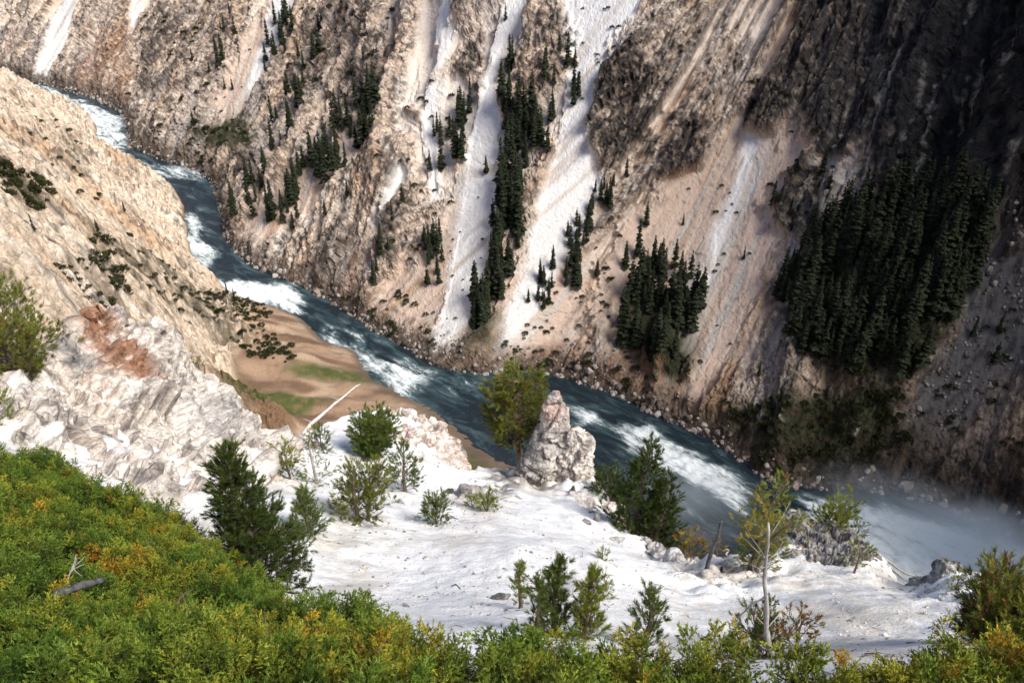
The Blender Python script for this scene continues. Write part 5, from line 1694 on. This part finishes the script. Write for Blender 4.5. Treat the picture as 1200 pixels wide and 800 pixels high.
dead_wood('dead_branch', 'arched grey branch on the white ground below the round-crowned pine', [gr(581, 585, .02), gr(592, 581, .1), gr(604, 580, .1), gr(612, 585, .02)], 0.05, 0.03, mat_dead, 4, 3, 0.25)
dead_wood('dead_branch', 'thin bent twig right of the small low pine shrub', [gr(527, 604, .02), gr(538, 609, .05), gr(549, 609, .02)], 0.02, 0.008, mat_dead, 5, 3, 0.15)
dead_wood('dead_branch', 'short dark twig stuck in the white ground left of the sapling cluster', [gr(529, 687, .0), gr(534, 684, .06), gr(540, 690, .0)], 0.014, 0.008, mat_burnt, 6, 1, 0.06)
dead_wood('dead_branch', 'grey root stub standing by the dark stones under the round-crowned pine', [gr(540, 585, .0), gr(542, 577, .2), gr(549, 571, .3)], 0.09, 0.05, mat_dead, 7, 2, 0.2)
dead_wood('dead_snag', 'dark dead snag leaning right on the ragged lip by the yellow pine', upright(spur_hit(828, 668), [(827, 668), (834, 645), (842, 625), (846, 610)]), 0.06, 0.02, mat_burnt, 8, 8, 0.45, 'dead tree')
dead_wood('fallen_log', 'dark weathered log lying at the foot of the yellow pine', [gr(825, 672, .05), gr(842, 664, .12), gr(858, 660, .15), gr(868, 657, .1)], 0.09, 0.06, mat_dead, 9, 5, 0.35, 'log')
dead_wood('fallen_log', 'broken grey limb slanting down from the dark knob towards the ragged lip', [gr(848, 645, .3), gr(858, 655, .3), gr(872, 665, .05)], 0.07, 0.04, mat_dead, 10, 3, 0.3, 'log')
dead_wood('fallen_log', 'long grey log lying down the slope in front of the dark rock hump', [gr(1029, 648, .1), gr(1050, 662, .12), gr(1075, 675, .14), gr(1105, 685, .12), gr(1135, 698, .08)], 0.085, 0.035, mat_dead, 11, 6, 0.4, 'log')
dead_wood('fallen_log', 'second thinner grey log crossing beneath the long log', [gr(1040, 662, .03), gr(1062, 680, .06), gr(1085, 693, .05)], 0.05, 0.03, mat_dead, 12, 3, 0.3, 'log')
# the bare silver trunk, with its green top
_ft = spur_hit(905, 772)
_bt = upright(_ft, [(905, 776), (902, 755), (898, 725), (896, 690), (897, 650), (900, 612)])
bt = dead_wood('bare_trunk', 'tall bare silver trunk with dead twigs and a yellow-green tuft at its top', _bt, 0.034, 0.011, mat_dead, 13, 16, 0.42, 'dead tree')
_tp = np.array(at_r(900., 616., _bt[-1][2])) - np.array(bt.location)
rr = np.random.default_rng(9)
TP = _tp + rr.normal(0, 1, (46, 3)) * np.array([0.17, 0.12, 0.10])
me = needle_mesh('crown', TP, rr.normal(0, 0.6, (46, 3)) + np.array([0, 0, 0.8]), np.full(46, 0.06), rr, 22, 0.045, 0.007, pal('yellow', rr.random(46), rr), mat_needle)
link('crown', me, bt)
dead_wood('dead_branch', 'dead drooping branch hooked to the left of the silver trunk', upright(_ft, [(896, 700), (880, 708), (866, 722), (862, 735)]), 0.014, 0.005, mat_dead, 14, 4, 0.25)
dead_wood('dead_branch', 'bowed grey branch lying from the foot of the silver trunk to the right', [gr(908, 766, .05), gr(925, 768, .12), gr(945, 771, .1), gr(958, 776, .03)], 0.022, 0.01, mat_dead, 15, 4, 0.2)
dead_wood('dead_branch', 'charred branch poking out of the juniper at the lower left', [(62, 699, 6.7), (80, 691, 6.72), (100, 684, 6.8), (121, 679, 6.9)], 0.034, 0.022, mat_burnt, 16, 1, 0.1)
dead_wood('dead_branch', 'forked pale twig standing in the juniper above the charred branch', [(78, 690, 6.9), (80, 675, 7.0), (88, 656, 7.1)], 0.008, 0.003, mat_dead, 17, 7, 0.16)
dead_wood('dead_branch', 'dark bent stem arching over the juniper in the lower right corner', [(1112, 755, 6.9), (1130, 760, 6.8), (1142, 775, 6.7), (1150, 800, 6.5)], 0.016, 0.012, mat_burnt, 18, 2, 0.1)
dead_wood('dead_branch', 'dark stem running through the juniper left of the arching one', [(1080, 778, 6.7), (1098, 776, 6.6), (1112, 788, 6.5), (1125, 800, 6.3)], 0.016, 0.012, mat_burnt, 19, 2, 0.1)
dead_wood('dead_branch', 'bare twisted grey shrub at the left edge below the sparse pines', [gr(10, 462, .0), (8, 450, 21.9), (10, 438, 21.8), (18, 430, 21.8)], 0.05, 0.02, mat_burnt, 20, 10, 0.6)

# ------------------------------------------------------------------ conifers of the far wall
def conifer_meshes(k):
    r_ = np.random.default_rng(500 + k)
    nw_ = int(r_.integers(20, 27))
    V, F_, L_, Cc = [], [], [], []
    n0 = 0
    wide = r_.uniform(0.11, 0.17)
    for i in range(nw_):
        t_ = 0.08 + 0.92 * (i / (nw_ - 1)) ** 0.95
        if r_.random() < 0.06:
            continue
        rad = wide * (1 - t_) ** 0.72 * r_.uniform(0.55, 1.25) + 0.012
        nb_ = int(r_.integers(6, 9)) if t_ < 0.8 else 5
        for j in range(nb_):
            if r_.random() < 0.1:
                continue
            az = 6.283 * (j + r_.uniform(-.3, .3)) / nb_ + i * 1.7
            L = rad * r_.uniform(0.55, 1.35)
            tj = t_ + r_.normal(0, 0.018)
            dr = -0.30 * L + 0.25 * L * t_ + r_.normal(0, 0.01)
            c_, s_ = math.cos(az), math.sin(az)
            wd = 0.42 * L + 0.012
            pts = [(0.02 * L, 0, 0.02), (0.5 * L, -wd, dr * 0.4 + 0.004), (0.75 * L, -wd * 0.5, dr * 0.8 - 0.008), (1.0 * L, 0, dr), (0.78 * L, wd * 0.5, dr * 0.8 - 0.010), (0.5 * L, wd, dr * 0.4), (0.55 * L, 0, dr * 0.35 + 0.016)]
            for (a, b, z) in pts:
                V.append((a * c_ - b * s_, a * s_ + b * c_, min(0.995, tj + z)))
            g = 0.65 + 0.5 * r_.random()
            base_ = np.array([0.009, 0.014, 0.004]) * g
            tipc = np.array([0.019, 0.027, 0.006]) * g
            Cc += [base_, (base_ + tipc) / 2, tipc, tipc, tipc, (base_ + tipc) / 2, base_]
            for (a, b, c2) in ((0, 1, 6), (1, 2, 6), (2, 3, 6), (3, 4, 6), (4, 5, 6), (5, 0, 6)):
                F_ += [n0 + a, n0 + b, n0 + c2]
                L_.append(3)
            n0 += 7
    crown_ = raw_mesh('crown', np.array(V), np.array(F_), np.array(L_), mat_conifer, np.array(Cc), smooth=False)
    T_ = Tubes()
    zz_ = np.linspace(-0.06, 0.97, 7)
    T_.add(np.stack([0 * zz_, 0 * zz_, zz_], 1), 0.014, 0.002, 5)
    trunk_ = raw_mesh('trunk', np.concatenate(T_.V), np.concatenate(T_.F), np.concatenate(T_.L), mat_bark)
    return trunk_, crown_
mat_conifer = leaf_material('conifer_foliage', 0.7, 0.1)
CON = [conifer_meshes(k) for k in range(7)]

groves = [  # outline in the photograph, how many, height in metres, label, group
    ([(300, 70), (312, 30), (340, 8), (348, 40), (325, 85), (308, 100)], 14, (11, 17), 'dark spire-topped conifer in the diagonal row high on the upper left ribs', 'conifers in the upper left row'),
    ([(254, 60), (262, 5), (275, 0), (280, 60), (268, 110), (250, 100)], 12, (9, 15), 'dark conifer in the narrow strip at the far left of the wall, near its top', 'conifers in the far left strip'),
    ([(352, 110), (372, 40), (382, 40), (376, 110), (360, 135)], 9, (10, 15), 'dark conifer in the short strip right of the upper left row', 'conifers right of the upper left row'),
    ([(310, 160), (345, 105), (365, 120), (345, 165), (315, 185)], 13, (9, 15), 'dark conifer on the second diagonal rib below the upper left row', 'conifers on the second rib'),
    ([(340, 200), (390, 150), (440, 108), (452, 125), (430, 175), (385, 215), (345, 240)], 38, (11, 18), 'dark conifer in the long diagonal grove on the big left rib', 'conifers in the long left grove'),
    ([(276, 250), (300, 215), (318, 205), (315, 232), (288, 262)], 10, (11, 16), 'dark conifer in the lower of two groves above the river bend', 'conifers in the lower bend grove'),
    ([(300, 262), (340, 215), (360, 228), (345, 255), (320, 270)], 13, (11, 17), 'dark conifer in the clump just right of the river bend grove', 'conifers right of the bend grove'),
    ([(524, 185), (530, 115), (545, 112), (548, 130), (540, 190)], 13, (10, 16), 'dark conifer in the strip hugging the left side of the first white chute', 'conifers left of the first chute'),
    ([(500, 200), (505, 155), (514, 150), (514, 195)], 5, (10, 15), 'dark conifer beside the thin white streak left of the first chute', 'conifers by the thin streak'),
    ([(588, 130), (588, 65), (604, 60), (610, 110), (600, 160), (590, 190)], 16, (11, 17), 'dark conifer at the top of the strip between the two white chutes', 'conifers at the top of the middle strip'),
    ([(600, 180), (618, 120), (634, 130), (632, 170), (614, 205), (600, 225)], 18, (11, 18), 'dark conifer halfway down the strip between the two white chutes', 'conifers halfway down the middle strip'),
    ([(578, 240), (590, 205), (612, 210), (612, 260), (600, 310), (575, 370), (552, 388), (556, 350), (572, 310)], 52, (11, 18), 'dark conifer in the thick lower part of the strip between the two white chutes', 'conifers low in the middle strip'),
    ([(636, 80), (645, 75), (650, 110), (642, 140)], 6, (9, 13), 'dark conifer on the left edge of the second white chute near its top', 'conifers left of the second chute'),
    ([(664, 70), (672, 65), (680, 110), (672, 125), (664, 110)], 7, (9, 14), 'dark conifer inside the second white chute near its top', 'conifers inside the second chute'),
    ([(688, 255), (695, 225), (716, 215), (722, 240), (705, 262)], 10, (7, 11), 'dark conifer in the knot at the right edge of the second white chute', 'conifers right of the second chute'),
    ([(660, 340), (668, 270), (688, 250), (694, 275), (682, 330), (668, 345)], 15, (8, 13), 'dark conifer in the slim strip low on the second white chute', 'conifers low on the second chute'),
    ([(615, 360), (622, 320), (650, 312), (650, 345), (630, 368)], 11, (6, 10), 'dark young conifer in the loose patch low between chute and slim strip', 'conifers in the loose low patch'),
    ([(722, 400), (738, 350), (765, 310), (800, 300), (822, 320), (818, 380), (800, 420), (770, 425), (745, 405)], 46, (11, 18), 'dark conifer in the grove at the foot of the broad talus right of centre', 'conifers at the foot of the broad talus'),
    ([(488, 330), (495, 285), (515, 272), (520, 300), (505, 335)], 11, (8, 13), 'dark conifer in the small clump left of the first white chute, low down', 'conifers low left of the first chute'),
    ([(440, 335), (450, 290), (462, 292), (458, 325)], 5, (8, 12), 'dark conifer on the lower tan ribs left of the small clump', 'conifers on the lower tan ribs'),
    ([(900, 355), (940, 285), (985, 262), (1000, 300), (960, 330), (915, 365)], 34, (11, 18), 'dark conifer at the left tip of the big shaded wood', 'conifers at the left tip of the shaded wood'),
]
big_wood = [([(975, 275), (1040, 228), (1110, 222), (1150, 255), (1150, 320), (1110, 380), (1050, 370), (1000, 320)], 150, (10, 17)),
            ([(925, 400), (960, 350), (1010, 330), (1060, 370), (1090, 390), (1070, 440), (1000, 440), (940, 425)], 62, (9, 15))]
lone = [(748, 296, 15), (733, 310, 11), (758, 262, 9), (735, 205, 8), (720, 215, 6), (641, 175, 11), (632, 168, 14), (567, 200, 8), (478, 242, 8), (535, 130, 12), (700, 320, 7), (800, 260, 5), (870, 300, 5), (905, 240, 9), (960, 205, 11), (968, 230, 10),
        (1140, 395, 7), (1170, 390, 8), (1165, 425, 7), (232, 150, 9), (230, 75, 8), (415, 95, 9), (430, 75, 8), (655, 60, 8), (590, 20, 7), (512, 330, 7), (890, 440, 5), (470, 265, 8), (408, 230, 8), (385, 255, 7)]
def inside_pts(poly, n, dmin, r_):
    poly = np.array(poly, float)
    lo, hi = poly.min(0), poly.max(0)
    out = []
    for _ in range(n * 60):
        p = r_.uniform(lo, hi)
        if poly_sd(np.array([p[0]]), np.array([p[1]]), poly)[0] < -2:
            continue
        if all((p[0] - q[0]) ** 2 + ((p[1] - q[1]) * 0.7) ** 2 > dmin * dmin for q in out):
            out.append(p)
        if len(out) >= n:
            break
    return np.array(out)
def on_wall(pp):
    pp = np.asarray(pp, float)
    P, ok = cast(pp[:, 0], pp[:, 1], far_base_xy, 100)
    u, v = uv_of(P[:, 0], P[:, 1])
    return far_at(u, v - v_bank(u))
rt = np.random.default_rng(21)
def conifer(p, h, label, group=None):
    root = empty('conifer_tree', p, rt.uniform(0, 6.28))
    s_ = h * rt.uniform(0.92, 1.08)
    root.scale = (s_ * rt.uniform(0.85, 1.2),) * 2 + (s_,)
    tag(root, label, 'tree', group)
    tm, cm = CON[rt.integers(len(CON))]
    link('trunk', tm, root)
    link('crown', cm, root)
    return root
for poly, n, (h0, h1), label, grp in groves:
    pts = inside_pts(poly, n, 4.2, rt)
    for p in on_wall(pts):
        conifer(p, rt.uniform(h0 * 0.75, h1) * 0.95, label, grp)
lone_lab = ['tallest lone conifer on the broad talus right of centre', 'conifer just left of the tallest lone talus tree', 'small conifer higher on the broad talus than the tallest lone one', 'small conifer at the foot of the dark outcrop right of the second chute', 'tiny conifer at the left foot of the dark outcrop',
            'conifer leaning over the middle strip from its right', 'tall slim conifer standing alone right of the middle strip', 'small conifer halfway down the first white chute on its left', 'small conifer on the tan rib left of the thin white streak', 'conifer at the top of the strip left of the first chute',
            'small conifer between the slim strip and the talus grove', 'tiny dark shrub-like conifer on the open upper talus', 'tiny conifer on the orange streaks of the right talus', 'dark conifer on the round outcrop right of the talus', 'conifer at the top right of the round outcrop', 'conifer at the right edge of the round outcrop',
            'small conifer on the grey boulder scree at right, leftmost', 'small conifer on the grey boulder scree, nearest the right edge', 'small conifer low on the grey boulder scree', 'small conifer above the narrow river bend', 'small conifer on the dark streak at upper left', 'conifer on the purple-grey rock at top', 'second conifer on the purple-grey rock, higher up',
            'conifer by the brown outcrop at the top between the chutes', 'small conifer at the very top of the first white chute', 'small conifer low in the first white chute', 'tiny conifer left of the pale rock near the river, at right', 'small conifer on the lower left rib by a dark cleft', 'small conifer right of the long left grove', 'small conifer below the long left grove']
for (x, y, h), lab, p in zip(lone, lone_lab, on_wall([l_[:2] for l_ in lone])):
    conifer(p, h, lab)
# the shaded wood at right reads as one mass
Pw, hw_ = [], []
for poly, n, (h0, h1) in big_wood:
    q_ = inside_pts(poly, int(n * 1.35), 4.0, rt)
    q_ = q_[fbm(q_[:, 0] / 28, q_[:, 1] / 22, 5.0, 2) > -0.22]
    P_ = on_wall(q_)
    Pw.append(P_)
    hw_.append(h1 * 0.98 * rt.beta(2.2, 1.6, len(P_)) + 3)
Pw, hw_ = np.concatenate(Pw), np.concatenate(hw_)
con_objs = [bpy.data.objects.new('conifer', cm) for tm, cm in CON]
rz_ = np.zeros((len(Pw), 3))
rz_[:, 2] = rt.uniform(0, 6.28, len(Pw))
o = scatter('conifer_wood', Pw, rz_, hw_, rt.integers(0, len(CON), len(Pw)), con_objs)
tag(o, 'dark shaded wood of conifers covering the gully at right', 'wood', kind='stuff')

# ------------------------------------------------------------------ scrub on the walls, boulders at the water's edge and on the screes
def shrub_mesh(k):
    r_ = np.random.default_rng(700 + k)
    n = 70
    P = r_.normal(size=(n, 3))
    P /= np.linalg.norm(P, axis=1)[:, None]
    P *= r_.uniform(0.25, 1.0, (n, 1)) ** 0.5
    P[:, 2] = np.abs(P[:, 2]) * 0.75
    cc = np.array([0.030, 0.040, 0.014]) * r_.uniform(0.5, 1.6, (n, 1)) + np.array([0.02, 0.01, 0]) * r_.random((n, 1))
    return needle_mesh('shrub', P * 0.8, P + np.array([0, 0, 0.4]), np.full(n, 0.2), r_, 5, 0.34, 0.16, cc, mat_conifer, spread=(0.2, 1.0))
SHR = [bpy.data.objects.new('shrub', shrub_mesh(k)) for k in range(5)]
def scrub_on_wall(polys_n):
    pts, sc_ = [], []
    for poly, n, s0, s1 in polys_n:
        q = inside_pts(poly, n, 2.0, rt)
        q = q[fbm(q[:, 0] / 24, q[:, 1] / 18, 15.0, 3) > -0.08]
        pts.append(q)
        sc_.append(rt.uniform(s0, s1, len(q)))
    return on_wall(np.concatenate(pts)), np.concatenate(sc_)
Ps, Ss = scrub_on_wall([([(600, 420), (640, 340), (690, 260), (720, 330), (700, 400), (640, 425)], 70, 0.5, 1.3), ([(665, 0), (740, 0), (690, 120), (665, 100)], 20, 0.5, 1.1),
                        ([(515, 400), (530, 260), (575, 200), (560, 330)], 26, 0.4, 0.9), ([(700, 420), (730, 250), (850, 170), (900, 300), (830, 450)], 46, 0.5, 1.2),
                        ([(560, 400), (700, 400), (830, 480), (800, 500), (700, 455), (570, 435)], 70, 0.7, 1.7), ([(850, 470), (1050, 450), (1060, 540), (900, 560)], 160, 0.9, 2.2),
                        ([(215, 150), (300, 140), (310, 180), (240, 200)], 60, 0.9, 2.2), ([(400, 350), (500, 330), (510, 420), (460, 395)], 50, 0.7, 1.6), ([(270, 20), (330, 40), (280, 150), (250, 130)], 30, 0.5, 1.3),
                        ([(150, 20), (260, 20), (260, 160), (160, 170)], 60, 0.8, 2.2), ([(340, 0), (460, 0), (450, 120), (340, 130)], 60, 0.8, 2.0), ([(900, 380), (1060, 250), (1150, 260), (1060, 440), (930, 430)], 120, 0.9, 2.0),
                        ([(1080, 400), (1200, 330), (1200, 560), (1080, 520)], 50, 0.6, 1.5), ([(440, 150), (520, 60), (530, 260), (450, 330)], 50, 0.6, 1.6), ([(860, 60), (960, 150), (1000, 200), (900, 280)], 40, 0.7, 1.6)])
rs_ = np.zeros((len(Ps), 3))
rs_[:, 2] = rt.uniform(0, 6.28, len(Ps))
o = scatter('scrub', Ps, rs_, Ss, rt.integers(0, 5, len(Ps)), SHR)
tag(o, 'dark low scrub dotted over the far wall and its screes', 'scrub', kind='stuff')
# bushes on the left slope
def on_near(pp):
    pp = np.asarray(pp, float)
    P, ok = cast(pp[:, 0], pp[:, 1], near_base, 60)
    P[:, 2] = near_z(P[:, 0], P[:, 1])
    return P
lp, ls = [], []
for poly, n, s0, s1 in (([(105, 285), (132, 290), (152, 320), (150, 360), (125, 350), (112, 320)], 45, 0.9, 2.0), ([(150, 275), (190, 300), (225, 340), (215, 375), (170, 350), (140, 320)], 50, 0.6, 1.6),
                        ([(210, 330), (260, 345), (300, 375), (345, 412), (340, 425), (300, 420), (260, 395), (215, 360)], 150, 0.5, 1.6), ([(0, 205), (40, 225), (70, 240), (60, 250), (0, 235)], 60, 1.0, 2.0),
                        ([(240, 340), (290, 350), (320, 365), (300, 372), (250, 352)], 40, 0.8, 1.6), ([(20, 110), (110, 180), (120, 260), (40, 200)], 50, 0.6, 1.6),
                        ([(60, 300), (110, 330), (140, 370), (60, 340)], 30, 0.5, 1.2)):
    q = inside_pts(poly, n, 1.5, rt)
    lp.append(q)
    ls.append(rt.uniform(s0, s1, len(q)))
Pl, Sl = on_near(np.concatenate(lp)), np.concatenate(ls)
rs_ = np.zeros((len(Pl), 3))
rs_[:, 2] = rt.uniform(0, 6.28, len(Pl))
o = scatter('scrub', Pl, rs_, Sl, rt.integers(0, 5, len(Pl)), SHR)
tag(o, 'dark scrub in the gullies of the tan slope at left', 'scrub', kind='stuff')
near_con = [(118, 282, 5, 'small dark conifer on the left slope above the white outcrop'), (268, 352, 6, 'small conifer on the ridge over the river, left of the rapid'), (276, 356, 5, 'second small conifer on the ridge over the river, right of the first'),
            (313, 372, 4, 'small rounded conifer at the end of the ridge by the rapid'), (45, 285, 4, 'tiny conifer on the pale left slope beside the edge pines'), (150, 262, 5, 'small conifer midway down the left slope near the river')]
for (x, y, h, lab), p in zip(near_con, on_near([c_[:2] for c_ in near_con])):
    conifer(p, h, lab)

STONE = [bpy.data.objects.new('stone', boulder_mesh('stone', 90 + k, mat_rock, (((0.30, 0.25, 0.21), (0.16, 0.13, 0.11)), ((0.40, 0.36, 0.33), (0.22, 0.2, 0.19)), ((0.14, 0.115, 0.10), (0.07, 0.06, 0.055)))[k % 3], 2, (1, 0.85, 0.7), 11)) for k in range(6)]
bu = rt.uniform(-640, 10, 1500)
bw_ = np.abs(rt.normal(0, 2.2, len(bu))) - 0.8
Pb = far_at(bu, bw_)
Pb[:, 2] = np.maximum(Pb[:, 2] - 0.1, -0.2)
Sb = np.clip(np.exp(rt.normal(-0.45, 0.5, len(bu))), 0.25, 2.2)
Ps2, _ = scrub_on_wall([(F['grey'][0], 520, 1, 2), ([(560, 400), (700, 400), (830, 480), (700, 455), (570, 435)], 260, 1, 2), ([(500, 400), (540, 380), (545, 425), (505, 425)], 60, 1, 2)])
Ss2 = np.clip(np.exp(rt.normal(-0.75, 0.45, len(Ps2))), 0.2, 1.3)
Pa, Sa = np.concatenate([Pb, Ps2]), np.concatenate([Sb, Ss2])
o = scatter('bank_stones', Pa, rt.uniform(0, 6.28, (len(Pa), 3)), Sa, rt.integers(0, 6, len(Pa)), STONE)
tag(o, 'dark boulders along the foot of the far wall and on the screes', 'boulders', kind='stuff')

# ------------------------------------------------------------------ spray drifting over the river at right
def mist(name, label, centre, size, dens, seed, rz=0.0):
    import bmesh
    bm = bmesh.new()
    bmesh.ops.create_cube(bm, size=2.0)
    me = bpy.data.meshes.new(name)
    bm.to_mesh(me)
    bm.free()
    m = bpy.data.materials.new(name)
    m.use_nodes = True
    t = m.node_tree
    for nd in list(t.nodes):
        if nd.type != 'OUTPUT_MATERIAL':
            t.nodes.remove(nd)
    out = [nd for nd in t.nodes if nd.type == 'OUTPUT_MATERIAL'][0]
    pv = t.nodes.new('ShaderNodeVolumePrincipled')
    pv.inputs['Color'].default_value = (0.80, 0.90, 1.0, 1)
    pv.inputs['Anisotropy'].default_value = 0.2
    tc = t.nodes.new('ShaderNodeTexCoord')
    ln = t.nodes.new('ShaderNodeVectorMath')
    ln.operation = 'LENGTH'
    t.links.new(tc.outputs['Object'], ln.inputs[0])
    nz_ = t.nodes.new('ShaderNodeTexNoise')
    nz_.inputs['Scale'].default_value = 1.7
    nz_.inputs['Detail'].default_value = 4
    nz_.inputs['Distortion'].default_value = 0.8
    mp = t.nodes.new('ShaderNodeMapping')
    mp.inputs['Location'].default_value = (seed, 0, 0)
    t.links.new(tc.outputs['Object'], mp.inputs['Vector'])
    t.links.new(mp.outputs[0], nz_.inputs['Vector'])
    mr = t.nodes.new('ShaderNodeMapRange')
    mr.interpolation_type = 'SMOOTHSTEP'
    mr.inputs[1].default_value = 1.0
    mr.inputs[2].default_value = 0.15
    t.links.new(ln.outputs['Value'], mr.inputs[0])
    m2 = t.nodes.new('ShaderNodeMapRange')
    m2.inputs[1].default_value = 0.36
    m2.inputs[2].default_value = 0.70
    t.links.new(nz_.outputs[0], m2.inputs[0])
    mu = t.nodes.new('ShaderNodeMath')
    mu.operation = 'MULTIPLY'
    t.links.new(mr.outputs[0], mu.inputs[0])
    t.links.new(m2.outputs[0], mu.inputs[1])
    mu2 = t.nodes.new('ShaderNodeMath')
    mu2.operation = 'MULTIPLY'
    mu2.inputs[1].default_value = dens
    t.links.new(mu.outputs[0], mu2.inputs[0])
    t.links.new(mu2.outputs[0], pv.inputs['Density'])
    t.links.new(pv.outputs[0], out.inputs['Volume'])
    me.materials.append(m)
    o = link(name, me)
    o.location = centre
    o.scale = size
    o.rotation_euler = (0, 0, rz)
    return tag(o, label, 'mist', kind='stuff')
_az = math.atan2(EU[1], EU[0])
mist('mist', 'bluish white spray drifting over the river in the lower right', (122, 153, 4), (54, 24, 13), 0.2, 2.0, _az)
mist('mist', 'thin grey spray over the river behind the dark edge pines', (50, 168, 8), (30, 16, 15), 0.05, 5.0, _az)
bpy.context.scene.cycles.volume_step_rate = 2.0
bpy.context.scene.cycles.volume_max_steps = 128
bpy.context.scene.cycles.volume_bounces = 3

# fallen needles and twigs lying on the white ground round the plants
tb = Tubes()
feet = np.array([o_.location[:] for o_ in C.objects if o_.type == 'EMPTY' and o_.get('category') in ('tree', 'branch', 'log', 'dead tree') and math.hypot(o_.location.x, o_.location.y) < 34])
for _ in range(900):
    f_ = feet[rt.integers(len(feet))]
    p = f_ + np.array([*rt.normal(0, 0.55, 2), 0])
    if _bil(_rd, np.array([p[0]]), np.array([p[1]]))[0] < 0.1:
        continue
    p[2] = float(spur_z(p[0], p[1])) + 0.012
    az = rt.uniform(0, 6.28)
    L0 = rt.uniform(0.05, 0.28)
    q_ = p + np.array([math.cos(az), math.sin(az), 0]) * L0
    q_[2] = float(spur_z(q_[0], q_[1])) + 0.015
    m_ = (p + q_) / 2 + np.array([*rt.normal(0, 0.02, 2), 0.01])
    tb.add([p, m_, q_], rt.uniform(0.003, 0.008), 0.002, 4)
o = tb.build('twig_litter', mat_twig)
tag(o, 'dry twigs and needles littering the white ground round the plants', 'litter', kind='stuff')
